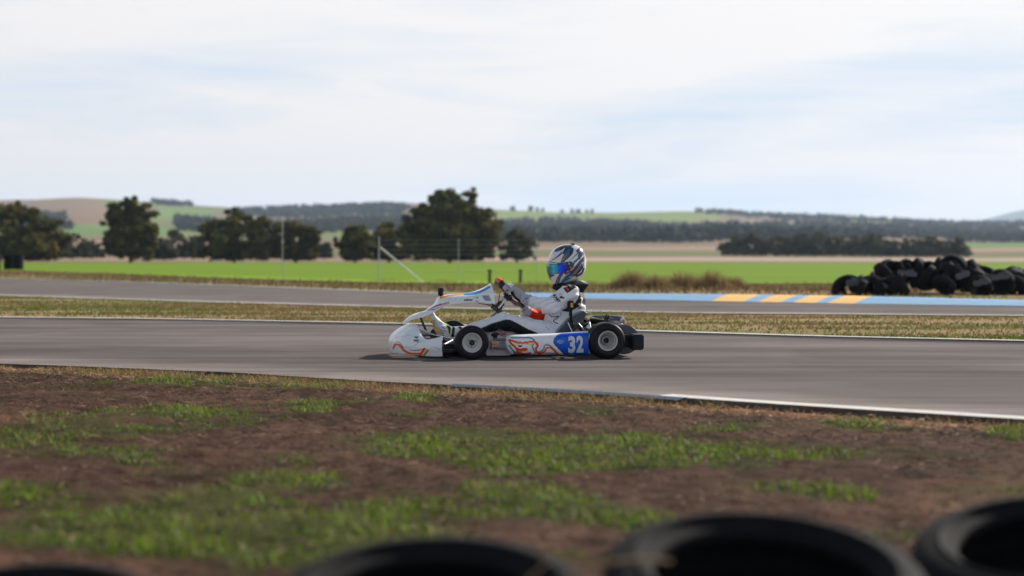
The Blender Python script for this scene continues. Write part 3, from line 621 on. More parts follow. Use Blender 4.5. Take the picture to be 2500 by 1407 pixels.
wheel(-.525, -.565, .131, .115, .070, -1, False, math.radians(-2)); wheel(-.525, .565, .131, .115, .070, 1, False, math.radians(-4))
wheel(.525, -.60, .141, .19, .071, -1, True); wheel(.525, .60, .141, .19, .071, 1, True)

# chassis
m = MB(); R = .015
for s in (-1, 1):
    m.tube(spl([(-.78, s * .16, .07), (-.62, s * .26, .065), (-.40, s * .34, .06), (.10, s * .33, .06), (.35, s * .30, .065), (.62, s * .28, .07)], 24), R)
    m.tube([(-.66, s * .25, .065), (-.56, s * .40, .10), (-.525, s * .49, .12)], .013)
    m.tube(spl([(-.36, s * .33, .07), (-.34, s * .50, .085), (-.28, s * .56, .085), (.22, s * .56, .085), (.30, s * .50, .085), (.32, s * .32, .08)], 26), .011)
    m.tube(spl([(-.36, s * .33, .10), (-.34, s * .50, .15), (-.28, s * .54, .15), (.22, s * .54, .15), (.30, s * .48, .15), (.32, s * .30, .12)], 26), .010)
m.tube([(-.78, -.16, .07), (-.78, .16, .07)], R); m.tube([(.1, -.33, .06), (.1, .33, .06)], R); m.tube([(.62, -.28, .07), (.62, .28, .07)], R); m.tube([(-.4, -.34, .06), (-.4, .34, .06)], R)
m.build('frame', CHRM, kart)
m = MB()
for z, f in ((.075, -1.0), (.15, -.97)):
    m.tube(spl([(-.74, -.30, z), (-.84, -.34, z), (f, -.26, z), (f - .02, 0, z), (f, .26, z), (-.84, .34, z), (-.74, .30, z)], 30), .010)
m.build('front_bumper_bar', CHRM, kart)
m = MB(); m.tube([K(1022, 808, -.25), K(1060, 818, -.30), K(1112, 828, -.42)], .008); m.tube([K(1024, 806, .0), K(1075, 822, -.2), K(1112, 826, -.42)], .007); m.tube([(-.53, -.50, .14), (-.60, 0, .16), (-.53, .50, .14)], .007); m.build('tie_rod', STEEL, kart)
m = MB(); m.box((-.45, 0, .035), (.78, .54, .004)); m.build('floor_tray', mat('brushed_tray', (.10, .10, .10), .35, metal=.8, vary=.2, vscale=20), kart)
m = MB(); m.tube([(.525, -.58, .141), (.525, .58, .141)], .022, 16); m.build('rear_axle', STEEL, kart)
m = MB(); m.lathe([(.03, -.006), (.095, -.006), (.095, .006), (.03, .006)], (.525, -.22, .141)); m.build('brake_disc', mat('cast_iron', (.23, .2, .18), .4, metal=.8), kart)
m = MB(); m.lathe([(.03, -.003), (.11, -.003), (.11, .003), (.03, .003)], (.525, .20, .141)); m.build('sprocket', BRONZE, kart)

# side pods, painted
def pod(side):
    nu, nv = 230, 110; u = np.linspace(0, 1, nu)
    x0 = K(1239, 840, -.67)[0]; x1 = K(1441, 840, -.64)[0]
    tops = [(1239, 838), (1240.5, 829), (1244, 823), (1252, 819.5), (1275, 818), (1320, 816.5), (1370, 814.5), (1420, 811.5), (1436, 811), (1441, 816)]
    bots = [(1239, 840), (1240.5, 850), (1244, 858), (1252, 864), (1275, 866.5), (1320, 867), (1370, 867), (1420, 867), (1436, 868), (1441, 866)]
    X = np.array([K(p[0], p[1], -.66)[0] for p in tops]); ZT = np.array([K(p[0], p[1], -.64)[2] for p in tops]); ZB = np.array([K(p[0], p[1], -.66)[2] for p in bots])
    uu = u ** 1.0; xs = X[0] + (X[-1] - X[0]) * (uu + .0) ; e = np.sin(np.pi * np.clip(u / .06, 0, 1) / 2); xs = X[0] + (X[-1] - X[0]) * np.where(u < .06, .06 * (1 - np.cos(np.pi * u / .12)), u)
    zt = np.interp(xs, X, ZT); zb = np.interp(xs, X, ZB)
    yo = -.685 + .10 * (1 - np.clip((xs - X[0]) / .12, 0, 1)) ** 2 * 1 + .03 * np.clip((xs - X[0]) / .6, 0, 1); yi = np.full(nu, -.50)
    a = np.linspace(0, 2 * np.pi, 2001); n = 4.5; cy = np.sign(np.cos(a)) * np.abs(np.cos(a)) ** (2 / n); cz = np.sign(np.sin(a)) * np.abs(np.sin(a)) ** (2 / n)
    s = np.concatenate([[0], np.cumsum(np.hypot(np.diff(cy), np.diff(cz)))]); t = np.linspace(0, s[-1], nv, endpoint=False); cy = np.interp(t, s, cy); cz = np.interp(t, s, cz)
    hz = (zt - zb) / 2; V = np.zeros((nu, nv, 3)); V[..., 0] = xs[:, None]; V[..., 2] = ((zt + zb) / 2)[:, None] + cz[None] * hz[:, None]; V[..., 1] = ((yo + yi) / 2)[:, None] + cy[None] * ((yi - yo) / 2)[:, None]
    V[..., 1] += .012 * np.clip(-cy, 0, 1)[None] * (cz[None] ** 2 * .6 - .2 + .8 * np.clip(-cz, 0, 1)[None] ** 2)
    V[-1, :, 0] -= .0; V[..., 0] += (.020 * (np.abs(cz[None]) ** 3 - .6)) * np.clip((u[:, None] - .9) / .1, 0, 1)
    F = gridF(nu, nv, False, True); F = np.vstack([F]); P = V.reshape(-1, 3).copy()
    cap = []
    c0 = len(P); P = np.vstack([P, V[0].mean(0), V[-1].mean(0)])
    ring = lambda i, c: [(i * nv + j, i * nv + (j + 1) % nv, c) for j in range(nv)]
    Fl = [tuple(f) for f in F] + ring(0, c0) + ring(nu - 1, c0 + 1)
    px, py = proj(P); zx = (px - 1230) * 11.364; zy = (py - 790) * 11.364   # zoomed tracing space
    C = white(len(P))
    def st(pl, w, c, sm=40):
        q = spl(pl, sm); C[pdist(zx, zy, q) < w / 2] = c
    st([(200, 395), (450, 400), (700, 395), (820, 440), (865, 520)], 34, lin('#5c7896')); st([(200, 395), (450, 398), (700, 393), (830, 445), (875, 525)], 12, NV)
    st([(150, 610), (200, 680), (270, 770), (400, 810)], 40, lin('#7d90a2')); st([(160, 615), (205, 690), (280, 780), (400, 820)], 14, NV); st([(270, 800), (330, 840), (430, 850)], 26, NV)
    st([(830, 570), (790, 620), (820, 720), (880, 830)], 36, lin('#8a98a8')); st([(840, 570), (805, 620), (835, 715), (890, 825)], 14, NV)
    st([(970, 790), (1060, 760), (1110, 690), (1130, 620), (1200, 590), (1290, 620), (1400, 720), (1500, 830)], 44, lin('#a4afba')); st([(970, 800), (1070, 760), (1120, 690), (1145, 620), (1200, 600), (1280, 625), (1390, 720), (1490, 830)], 14, NV)
    st([(300, 540), (500, 560), (700, 565), (850, 560)], 30, YL); st([(150, 450), (320, 505), (520, 540), (720, 510), (820, 505), (920, 550), (945, 620), (895, 700), (905, 760), (960, 830), (1060, 820), (1140, 770), (1180, 700), (1240, 670), (1320, 690), (1400, 760), (1490, 850)], 52, OR)
    st([(900, 560), (940, 620), (890, 700), (905, 770), (955, 835)], 60, OR); st([(1180, 720), (1250, 690), (1320, 720), (1400, 790)], 12, YL)
    C[inpoly(zx, zy, [(380, 610), (520, 600), (500, 650), (420, 665)])] = NV
    st([(150, 470), (210, 560), (290, 630), (350, 700), (380, 770), (450, 820), (580, 850), (730, 830)], 56, OR); st([(260, 560), (330, 620)], 30, YL)
    C[inpoly(zx, zy, [(330, 670), (480, 690), (650, 670), (660, 740), (560, 790), (400, 790)])] = OR; st([(430, 770), (560, 775), (680, 740)], 26, YL)
    C[inpoly(zx, zy, [(1480, 318), (1560, 285), (2360, 225), (2360, 870), (1670, 868), (1400, 590), (1372, 520), (1380, 440)]) & (px < 1437.5)] = (.012, .03, .09)
    bp = [(1510, 318), (1600, 275), (2350, 232), (2335, 420), (2330, 620), (2375, 880), (1720, 866), (1410, 570), (1388, 500), (1395, 440)]
    k = inpoly(zx, zy, bp) & (px < 1437.5); C[k] = BLU
    st([(1480, 480), (1500, 520), (1570, 548), (1640, 520), (1655, 480)], 14, (.6, .68, .8)); st([(1515, 485), (1615, 485)], 12, (.6, .68, .8)); st([(1530, 445), (1620, 435)], 10, lin('#38a0b8'))
    if side > 0: P[:, 1] *= -1; Fl = [tuple(reversed(f)) for f in Fl]
    o = mk('side_pod', P, Fl, SHELL, kart, col=C); return o
pn = pod(-1); pf = pod(1)

# ---- lettering laid on a surface
def bvh(o):
    me = o.data; return BVHTree.FromPolygons([v.co[:] for v in me.vertices], [p.vertices[:] for p in me.polygons])
def text(s, o, p0, p1, m, name='lettering', h=None, bold=.0, y0=-1.2, flip=False, squeeze=None, ital=0):
    """text whose baseline runs from photo point p0 to p1 on the near face of o, cap height h photo px"""
    cu = bpy.data.curves.new('t', 'FONT'); cu.body = s; cu.offset = bold; cu.resolution_u = 4; cu.shear = ital
    to = bpy.data.objects.new('t', cu); COL.objects.link(to); dg = bpy.context.evaluated_depsgraph_get(); me = bpy.data.meshes.new_from_object(to.evaluated_get(dg)); bpy.data.objects.remove(to)
    bm = bmesh.new(); bm.from_mesh(me); bmesh.ops.triangulate(bm, faces=bm.faces[:]); bmesh.ops.subdivide_edges(bm, edges=[e for e in bm.edges if e.calc_length() > .25], cuts=1)
    V = np.array([v.co[:] for v in bm.verts]); bm.verts.index_update(); F = [[v.index for v in f.verts] for f in bm.faces]; bm.free()
    lo = V.min(0); hi = V.max(0); u = (V[:, 0] - lo[0]) / (hi[0] - lo[0]); v = (V[:, 1] - max(lo[1], 0)) / (hi[1] - max(lo[1], 0))
    d = np.array(p1, float) - np.array(p0, float); nrm = np.array((d[1], -d[0])) / np.linalg.norm(d)
    px = p0[0] + d[0] * u + nrm[0] * h * v; py = p0[1] + d[1] * u + nrm[1] * h * v
    T_ = bvh(o); out = []; last = -.6
    camk = Vector(((0 - KP.x) * kc_ + (0 - KP.y) * ks_, -(0 - KP.x) * ks_ + (0 - KP.y) * kc_, EYE))
    for a, b in zip(px, py):
        q = Vector(K(a, b, -.3)); dr = (q - camk).normalized(); hit = T_.ray_cast(camk, dr)
        out.append(hit[0] + hit[1] * .0026 * (1 if hit[1].dot(dr) < 0 else -1) if hit[0] else q)
    return mk(name, out, F, m, o, smooth=False)
LW = mat('lettering_pale', (.68, .7, .74), .4); LB = mat('lettering_black', (.02, .02, .025), .5); LN = mat('lettering_navy', (.06, .09, .2), .6); LO = mat('lettering_orange', (.7, .08, .03), .5)
text('3', pn, (1387, 859.5), (1404.5, 859.5), LW, 'number', h=38.5, bold=.045); text('2', pn, (1407, 858.5), (1424.5, 858.5), LW, 'number', h=38.5, bold=.045)
text('KARTREPUBLIC', pn, (1331, 863), (1357, 863.5), LB, h=2.6, bold=.01)

# nose cone
def nose():
    st = [  # s, x, y, zbot, ztop, inset
        (0, -1.115, 0, .035, .262, .19), (.25, -1.105, -.15, .035, .26, .185), (.45, -1.06, -.31, .035, .245, .17), (.58, -.985, -.42, .03, .205, .11), (.68, -.92, -.485, .028, .165, .05), (.76, -.87, -.515, .024, .150, .02), (.88, -.81, -.54, .022, .162, .012), (1, -.752, -.56, .024, .180, .012)]
    A = np.array(st); nu = 260; nv = 80; s = np.linspace(-1, 1, nu)
    def I(c, sm=3):
        v = np.interp(np.linspace(0, 1, 400), A[:, 0], A[:, c]); 
        vv = np.concatenate([v[::-1][:-1] * (-1 if c == 2 else 1), v])
        for _ in range(120): vv[1:-1] = (vv[:-2] + 2 * vv[1:-1] + vv[2:]) / 4
        return np.interp(s, np.linspace(-1, 1, len(vv)), vv)
    x, y, zb, zt, ins = [I(c) for c in (1, 2, 3, 4, 5)]; y = -np.abs(y) * np.sign(s)
    v = np.linspace(0, 1, nv)[None]; tx = np.gradient(x); ty = np.gradient(y); L = np.hypot(tx, ty); nx, ny = -ty / L, tx / L
    sg = np.sign(nx[nu // 2]); nx *= sg; ny *= sg  # inward (towards +x at the front)
    k = (v ** 2.3) ; 
    V = np.zeros((nu, nv, 3)); bulge = .018 * np.sin(np.pi * v) * np.exp(-((v - .35) / .4) ** 2)
    V[..., 0] = x[:, None] + nx[:, None] * (ins[:, None] * k - bulge + .012 * (1 - v) ** 4); V[..., 1] = y[:, None] + ny[:, None] * (ins[:, None] * k - bulge + .012 * (1 - v) ** 4)
    zf = 1 - (1 - v) ** 1.35; V[..., 2] = zb[:, None] + (zt - zb)[:, None] * (zf * .85 + v * .15)
    P = V.reshape(-1, 3); Q = P.copy(); Q[:, 1] = -np.abs(Q[:, 1]); px, py = proj(Q); zx = (px - 940) * 9.706; zy = (py - 740) * 9.706
    C = white(len(P))
    def sp(pl, w, c): C[pdist(zx, zy, spl(pl, 40)) < w / 2] = c
    sp([(205, 1010), (250, 930), (330, 930), (400, 1010), (440, 1080)], 16, lin('#48657f')); sp([(195, 1070), (240, 1010), (300, 990), (370, 1040), (450, 1130), (560, 1190), (700, 1225), (900, 1245)], 60, lin('#f0b070'))
    sp([(200, 1040), (250, 985), (310, 975), (385, 1030), (460, 1120), (560, 1180), (700, 1200), (830, 1200)], 36, OR); sp([(590, 1115), (700, 1130), (840, 1110), (940, 1075)], 18, RD)
    sp([(830, 1240), (880, 1160), (940, 1085)], 50, OR); sp([(890, 1245), (950, 1160), (1000, 1100)], 40, YL); sp([(930, 1240), (990, 1170), (1030, 1120)], 26, NV)
    sp([(190, 860), (150, 960), (120, 1060)], 10, lin('#e89070'))
    sp([(230, 825), (420, 790), (640, 765)], 5, lin('#7c8894')); sp([(480, 1050), (640, 1040), (740, 990), (820, 910), (980, 860), (1150, 820)], 6, lin('#9aa4b0')); sp([(720, 1000), (780, 930)], 9, lin('#35506a')); sp([(820, 940), (880, 920), (960, 925)], 6, lin('#7c8894'))
    sp([(1080, 1080), (1160, 1045), (1330, 1120)], 8, lin('#6d7076'))
    o = mk('nose_cone', P, gridF(nu, nv), SHELL, kart, col=C); md = o.modifiers.new('thickness', 'SOLIDIFY'); md.thickness = .004; return o
nc = nose()
text('KART', nc, (1010, 833.8), (1023.5, 834.2), LB, h=4.0, bold=.06)
def emblem(o, cx, cy, w, h, ang=0, m=LB):
    """small spread-wing emblem"""
    q = [(-.5, .25), (-.25, .45), (-.08, .2), (0, .42), (.08, .2), (.25, .45), (.5, .25), (.3, .05), (.18, -.1), (0, -.5), (-.18, -.1), (-.3, .05)]
    ca, sa = math.cos(ang), math.sin(ang); T_ = bvh(o); out = []
    camk = Vector(((0 - KP.x) * kc_ + (0 - KP.y) * ks_, -(0 - KP.x) * ks_ + (0 - KP.y) * kc_, EYE))
    for a, b in [(0, 0)] + q:
        X = a * w; Yv = -b * h; p = Vector(K(cx + X * ca - Yv * sa, cy + X * sa + Yv * ca, -.3)); dr = (p - camk).normalized(); hit = T_.ray_cast(camk, dr); out.append(hit[0] + hit[1] * .0026 * (1 if hit[1].dot(dr) < 0 else -1) if hit[0] else p)
    return mk('emblem', out, [(0, i, i % 12 + 1) for i in range(1, 13)], m, o, smooth=False)
emblem(nc, 1016.5, 825, 12, 6.5)

# steering fairing (front panel)
def fairing():
    st = [  # px top, py top, px bottom, py bottom, half width
        (980.5, 789.5, 981, 790.5, .02), (990, 781, 994, 786.5, .07), (1006, 770, 1010, 780, .11), (1022, 763.5, 1028, 776, .13), (1036, 760, 1044, 770, .13), (1052, 750, 1058, 764, .13), (1062, 741, 1070, 757, .13), (1067, 731, 1080, 751.5, .13), (1072, 725.5, 1092, 747, .135), (1090, 720.5, 1108, 743.5, .14), (1112, 718, 1128, 740.5, .145), (1135, 716, 1150, 739, .15), (1155, 713, 1170, 739, .155), (1175, 706, 1186, 740, .16), (1190, 698, 1200, 741, .165), (1197, 693, 1209, 742, .165)]
    A = spl(st, 220); nu = len(A); nv = 90; v = np.linspace(-1, 1, nv)
    V = np.zeros((nu, nv, 3))
    for i, (a, b, c, d, w) in enumerate(A):
        t = K(a, b, 0); bt = K(c, d, -w); k = np.abs(v)
        f = k ** 2.6; yy = np.sign(v) * w * (1 - (1 - k) ** 1.6) 
        V[i, :, 0] = t[0] + (bt[0] - t[0]) * f; V[i, :, 1] = yy; V[i, :, 2] = t[2] + (bt[2] - t[2]) * f
    V[..., 1] *= 1
    P = V.reshape(-1, 3); Q = P.copy(); Q[:, 1] = -np.abs(Q[:, 1]); px, py = proj(Q); C = white(len(P)); zx = (px - 860) * 4.2625; zy = (py - 570) * 4.2625
    def sp(pl, w, c): C[pdist(zx, zy, spl(pl, 40)) < w / 2] = c
    sp([(915, 678), (1000, 655), (1100, 640), (1190, 628)], 16, YL); sp([(915, 668), (1000, 648), (1100, 634), (1180, 626)], 10, OR)
    sp([(1170, 632), (1260, 628), (1350, 600), (1425, 560)], 26, lin('#2f8fd4')); sp([(1170, 628), (1280, 612), (1350, 590), (1420, 550)], 8, lin('#1b62b0'))
    sp([(820, 785), (900, 750), (1000, 722)], 9, RD); sp([(840, 800), (920, 765), (1010, 728)], 6, RD); sp([(780, 805), (850, 765), (930, 735)], 9, NV); sp([(800, 800), (860, 792)], 8, NV)
    sp([(515, 938), (580, 870), (650, 832), (720, 822)], 7, OR); sp([(540, 905), (610, 850), (690, 828)], 4, lin('#6f9cc8'))
    C[inpoly(zx, zy, [(1350, 648), (1420, 645), (1450, 705), (1375, 700)])] = lin('#8d95a6')
    for k in range(5): sp([(1000 + k * 60, 700), (1030 + k * 60, 668)], 3, lin('#b4bcc8'))
    o = mk('front_panel', P, gridF(nu, nv), SHELL, kart, col=C); md = o.modifiers.new('thickness', 'SOLIDIFY'); md.thickness = .003; md.offset = 0; return o
fp = fairing()
text('KARTFX.', fp, (1132, 735), (1154, 735.4), LB, h=4.2, bold=.06, ital=.3); emblem(fp, 1165, 728, 8, 3.5); text('32', fp, (1161, 737.5), (1169, 737.8), LN, h=4, bold=.0)
for pl in ([K(1024, 773, -.04), K(1038, 806, -.06)], [K(1027, 773, .05), K(1042, 808, .06)], [K(1196, 738, -.05), K(1213, 748, 0), K(1205, 765, .02)]): m = MB(); m.tube(pl, .005); m.build('panel_bracket', DARKM, kart)
c0 = K(1076, 713, -.01); m = MB(); m.lathe([(0, -.030), (.020, -.030), (.022, -.026), (.022, .020), (.024, .022), (.024, .030), (.017, .033), (0, .033)], c0, axis='z', n=24); m.tube([(c0[0] + .004, c0[1], c0[2] - .06), (c0[0], c0[1], c0[2] - .03)], .009); m.box((c0[0] + .02, c0[1] - .005, c0[2] + .012), (.02, .012, .008), bev=.002); m.build('action_camera', BLK, kart)

# steering
WC = Vector(K(1247, 718, 0)); WNRM = Vector((.72, 0, .69)).normalized(); E1 = Vector((0, -1, 0)); E2 = Vector((-.69, 0, .72)).normalized()
sw = empty('steering_wheel', WC); sw.parent = kart
def rimp(a, r=.15): return WC + E1 * (math.cos(a) * r * 1.06) + E2 * (math.sin(a) * r * (1.0 if math.sin(a) > 0 else .92))
segc = [(58, 122, mat('wheel_grip_orange', (.85, .13, .02), .55), .026), (122, 150, BLK, .018), (30, 58, BLK, .019), (-30, 30, BLK, .016), (150, 210, BLK, .016), (210, 240, mat('wheel_grip_red', (.7, .07, .03), .55), .016), (240, 330, BLK, .015)]
for a0, a1, mt, rr in segc:
    m = MB(); pts = [rimp(math.radians(a)) - WC for a in np.linspace(a0, a1 + .3, 16)]; m.tube(pts, rr, 14); m.build('rim_grip', mt, sw)
m = MB(); m.tube([rimp(math.radians(a), .152) - WC - WNRM * .018 for a in np.linspace(58, 122, 12)], .015, 10); m.build('grip_backing', mat('grey_rubber', (.09, .11, .12), .6), sw)
m = MB()
for a in (0, 180, 270): m.tube([-WNRM * .03, (rimp(math.radians(a)) - WC) * .55 - WNRM * .012, (rimp(math.radians(a)) - WC) * .95], [.012, .009, .009], 8)
m.tube([-WNRM * .06, -WNRM * .01], .028, 16); m.build('spokes', DARKM, sw)
m = MB(); m.box((-WNRM * .03)[:], (.05, .085, .03), rot=WNRM.to_track_quat('Z', 'Y'), bev=.004); m.build('dash_display', BLK, sw)
m = MB(); m.tube([tuple(WC - WNRM * .05), K(1213, 757, 0), K(1170, 812, 0), K(1150, 845, 0)], .010, 12); m.build('steering_column', STEEL, kart)
m = MB(); q = (Vector(K(1200, 775, 0)) - Vector(K(1230, 735, 0))).to_track_quat('Z', 'Y')
m.box(K(1212, 756, 0), (.035, .10, .035), rot=q, bev=.004); m.box(K(1221, 745, .01), (.03, .05, .06), rot=q, bev=.004); m.tube([K(1222, 752, -.02), K(1200, 775, -.10), K(1192, 790, -.14)], .006); m.tube([K(1226, 752, .04), K(1206, 778, .12)], .006); m.build('column_support', DARKM, kart)
m = MB(); m.tube(spl([K(1221, 712, .0), K(1217, 735, -.03), K(1212, 742, -.02), K(1190, 744, 0), K(1168, 741, .02)], 20), .003, 6); m.tube(spl([K(1228, 730, .0), K(1217, 742, -.03), K(1200, 747, -.02), K(1180, 742, 0)], 20), .003, 6); m.build('cables', BLK, kart)

# floor area: tank, pedals, brake parts
def sdbox(X, Y, Z, c, h, r): 
    q = [np.abs(A - cc) - (hh - r) for A, cc, hh in zip((X, Y, Z), c, h)]
    return np.sqrt(sum(np.maximum(a, 0) ** 2 for a in q)) + np.minimum(np.maximum(np.maximum(q[0], q[1]), q[2]), 0) - r
tc_ = Vector(K(1232, 826, -.02)); V, F = surfnet(lambda X, Y, Z: sdbox(X, Y, Z, tc_, (.165, .11, .085), .03), (tc_ - Vector((.2, .14, .12)))[:], (tc_ + Vector((.2, .14, .12)))[:], .006)
px, py = proj(V); C = white(len(V), (.62, .62, .64)); zx = (px - 1100) * 11.256; zy = (py - 760) * 11.256
for pl, w, c in (([(1200, 550), (1300, 620), (1430, 680), (1500, 600)], 30, RD), ([(1300, 530), (1350, 560), (1440, 620), (1530, 600)], 22, RD), ([(1290, 590), (1400, 650), (1560, 640)], 12, (.03, .03, .03)), ([(1430, 740), (1490, 680), (1540, 720)], 18, RD)): C[(pdist(zx, zy, pl) < w / 2) & (V[:, 1] < -.05)] = c
mk('fuel_tank', V, F, SHELL, kart, col=C)
m = MB(); q = K(1217, 850, -.42); m.box((q[0], -.42, .075), (.19, .02, .11), bev=.003); m.build('side_plate', mat('frosted_plate', (.6, .55, .58), .4, metal=.3), kart)
b0 = K(1209, 834, -.50); m = MB(); m.box(b0, (.066, .045, .036), bev=.005); m.box((b0[0], b0[1], b0[2] - .045), (.056, .04, .04), bev=.004); m.box((b0[0] - .012, b0[1] - .024, b0[2] + .006), (.034, .004, .010)); m.build('brake_cylinder', BRONZE, kart)
m = MB(); 
for k in range(6): m.lathe([(.0, -.012), (.007, -.012), (.009, .0), (.007, .012), (0, .012)], (b0[0] - .024 + k * .009, b0[1] + (k % 2) * .01, b0[2] + .05 + .004 * (k % 3)), axis='z', n=8)
m.lathe([(0, -.03), (.016, -.03), (.018, .008), (0, .01)], (b0[0], b0[1], b0[2] + .045), axis='z', n=14); m.build('reservoir_cap', BLK, kart)
m = MB(); m.tube([(b0[0] + .03, b0[1], b0[2] - .003), (b0[0] + .12, b0[1] + .03, b0[2] + .004)], .006); m.build('brake_rod', STEEL, kart)
def pedal(y, dx):
    m = MB(); a = Vector(K(1083 + dx, 826, y)); b = Vector(K(1056 + dx, 784, y)); mid = Vector(K(1064 + dx, 806, y))
    m.tube([a, mid, b], [.008, .008, .007], 8); m.tube([b + Vector((-.004, -.045, 0)), b + Vector((-.004, .045, 0))], .012, 10)
    m.box(mid, (.012, .035, .05), rot=(b - a).to_track_quat('Z', 'Y'), bev=.003); m.lathe([(0, -.02), (.02, -.02), (.02, .02), (0, .02)], K(1070 + dx, 818, y), n=14)
    m.build('pedal', BRONZE, kart)
pedal(-.225, 2); pedal(.12, 0)
m = MB(); e0_ = Vector(K(1066, 818, -.13)); m.lathe([(.0, -.004), (.055, -.004), (.055, .004), (0, .004)], e0_, n=26); m.build('pedal_plate', mat('rust_brown', (.09, .04, .03), .6, metal=.3), kart)

m = MB(); m.box(K(1098, 852, -.36), (.14, .10, .075), bev=.02); m.tube(spl([K(1080, 858, -.45), K(1100, 860, -.46), K(1125, 858, -.44)], 8), .02, 10); m.build('under_spoiler', BLK, kart)
# seat
def seat():
    path = spl([K(1262, 838, 0), K(1290, 848, 0), K(1330, 858, 0), K(1368, 850, 0), K(1392, 822, 0), K(1408, 792, 0), K(1424, 763, 0)], 60); up = spl([(.14,), (.125,), (.10,), (.135,), (.145,), (.115,), (.04,)], 60)[:, 0]; wd = spl([(.17,), (.18,), (.185,), (.19,), (.195,), (.195,), (.16,)], 60)[:, 0]
    t = np.gradient(path, axis=0); t /= np.linalg.norm(t, axis=1)[:, None]; nrm = np.stack([-t[:, 2] * 1.0, t[:, 1] * 0, t[:, 0]], 1)
    nv = 40; a = np.linspace(-1, 1, nv); V = np.zeros((60, nv, 3))
    for i in range(60):
        k = np.abs(a); f = np.clip((k - .5) / .5, 0, 1); yy = np.sign(a) * wd[i] * np.minimum(k / .62, 1) ** .9; V[i] = path[i][None] + nrm[i][None] * (up[i] * f ** 1.2)[:, None]; V[i, :, 1] = yy
    o = mk('seat', V.reshape(-1, 3), gridF(60, nv), mat('seat_fibreglass', (.045, .05, .055), .35, vary=.3, vscale=25), kart); md = o.modifiers.new('t', 'SOLIDIFY'); md.thickness = .012; md.offset = 0
    SE = mat('seat_edge_grey', (.20, .25, .28), .4)
    for s in (0, nv - 1): m = MB(); m.tube([tuple(V[i, s]) for i in range(0, 60, 2)], .009, 8); m.build('seat_edge', SE, kart)
    
seat()
for s in (-1, 1): m = MB(); m.tube([K(1387, 788, s * .21), K(1400, 818, s * .25), (.47, s * .30, .10)], .007); m.tube([K(1408, 785, s * .19), (.50, s * .27, .12)], .006); m.build('seat_stay', STEEL, kart)
m = MB(); m.lathe([(0, -.01), (.014, -.008), (.016, 0), (.014, .008), (0, .01)], K(1397, 791, -.205), n=16); m.build('stay_washer', STEEL, kart)
d0 = Vector(K(1394, 744, -.30)); m = MB(); m.box(d0, (.042, .03, .062), bev=.005); m.box(d0 + Vector((-.022, 0, 0)), (.012, .034, .05), bev=.003); m.build('data_logger', BLK, kart)
m = MB(); m.box(d0 + Vector((.004, -.0165, -.004)), (.020, .003, .036)); m.build('logger_label', mat('amber_label', (.55, .36, .06), .5), kart)
m = MB(); m.tube([d0 + Vector((0, 0, -.03)), K(1393, 766, -.27), K(1395, 780, -.23), K(1399, 800, -.23)], [.011, .013, .012, .01], 10); m.box(K(1393, 768, -.27), (.024, .03, .03), bev=.004); m.build('logger_mast', BLK, kart)

# engine on the far side, exhaust along the back
ENG = mat('engine_alloy', (.13, .13, .135), .45, metal=.8, vary=.3, vscale=30); en = empty('engine', (.36, .36, .16)); en.parent = kart
m = MB(); m.box((0, 0, -.02), (.17, .14, .13), bev=.015); m.box((-.03, 0, .05), (.13, .12, .07), bev=.01); m.build('crankcase', ENG, en)
m = MB(); 
for k in range(7): m.box((.01, 0, .075 + k * .012), (.12, .12, .006), bev=.001)
m.box((.01, 0, .11), (.09, .09, .10), bev=.01); m.build('cylinder_fins', ENG, en)
m = MB(); m.box((-.02, -.17, -.03), (.13, .10, .11), bev=.02); m.tube([(-.06, -.10, .03), (-.1, -.2, .06), (-.13, -.28, .05)], .022, 12); m.build('clutch_cover', DARKM, en)
m = MB(); m.tube([K(1425, 795, -.10), K(1438, 790, -.2), K(1440, 806, -.22)], .014, 10); m.tube([K(1428, 803, -.2), K(1436, 798, -.25)], [.012, .015], 10); m.build('water_pump', STEEL, kart)
m = MB()
for k in range(16): m.lathe([(0, -.01), (.006, -.01), (.008, .0), (.006, .01), (0, .01)], K(1405 + k * 2.2, 809 - 3 * math.sin(k * .8), -.26 + .02 * (k % 3)), n=8)
m.tube([K(1402, 812, -.27), K(1442, 810, -.27)], .008, 8); m.build('drive_chain', BRONZE, kart)
m = MB(); m.box(K(1420, 812, .06), (.26, .30, .09), bev=.02); m.tube(spl([K(1405, 786, .1), K(1425, 795, .05), K(1450, 812, .0)], 12), .022, 12); m.tube(spl([K(1404, 777, .1), K(1420, 779, .05), K(1434, 786, -.05), K(1440, 800, -.1)], 12), .008, 8); m.build('battery_box', BLK, kart)
EXH = mat('burnt_chrome', (.24, .22, .22), .24, metal=1, vary=.5, vscale=9)
m = MB(); m.tube(spl([K(1412, 779, .25), K(1425, 783, .2), K(1440, 784, .15), K(1450, 781, .10), K(1462, 783, .07), K(1474, 784, .05)], 18), list(np.interp(np.linspace(0, 1, 18), [0, .3, .6, 1], [.022, .026, .038, .052])), 24)
ex0 = Vector(K(1474, 784, .05)); ex1 = Vector(K(1519, 789, -.05)); d = (ex1 - ex0).normalized()
m.tube([ex0, ex0 + d * .02, ex1 - d * .02, ex1, ex1 + d * .006], [.051, .055, .056, .052, .03], 28); m.build('exhaust', EXH, kart)
m = MB()
for s in (.028, .05): m.tube([ex0 + d * s, ex0 + d * (s + .012)], .061, 28)
m.build('exhaust_clamp', DARKM, kart)
o1 = Vector(K(1515, 795, -.09)); m = MB(); m.lathe([(.018, .04), (.018, -.02), (.013, -.02), (.013, .04)], (0, 0, 0), n=20); m.V = [tuple(Matrix.Rotation(-.35, 3, 'Z') @ Vector(v) + o1) for v in m.V]; m.build('exhaust_outlet', mat('heat_tint_steel', (.55, .45, .35), .3, metal=1), kart)

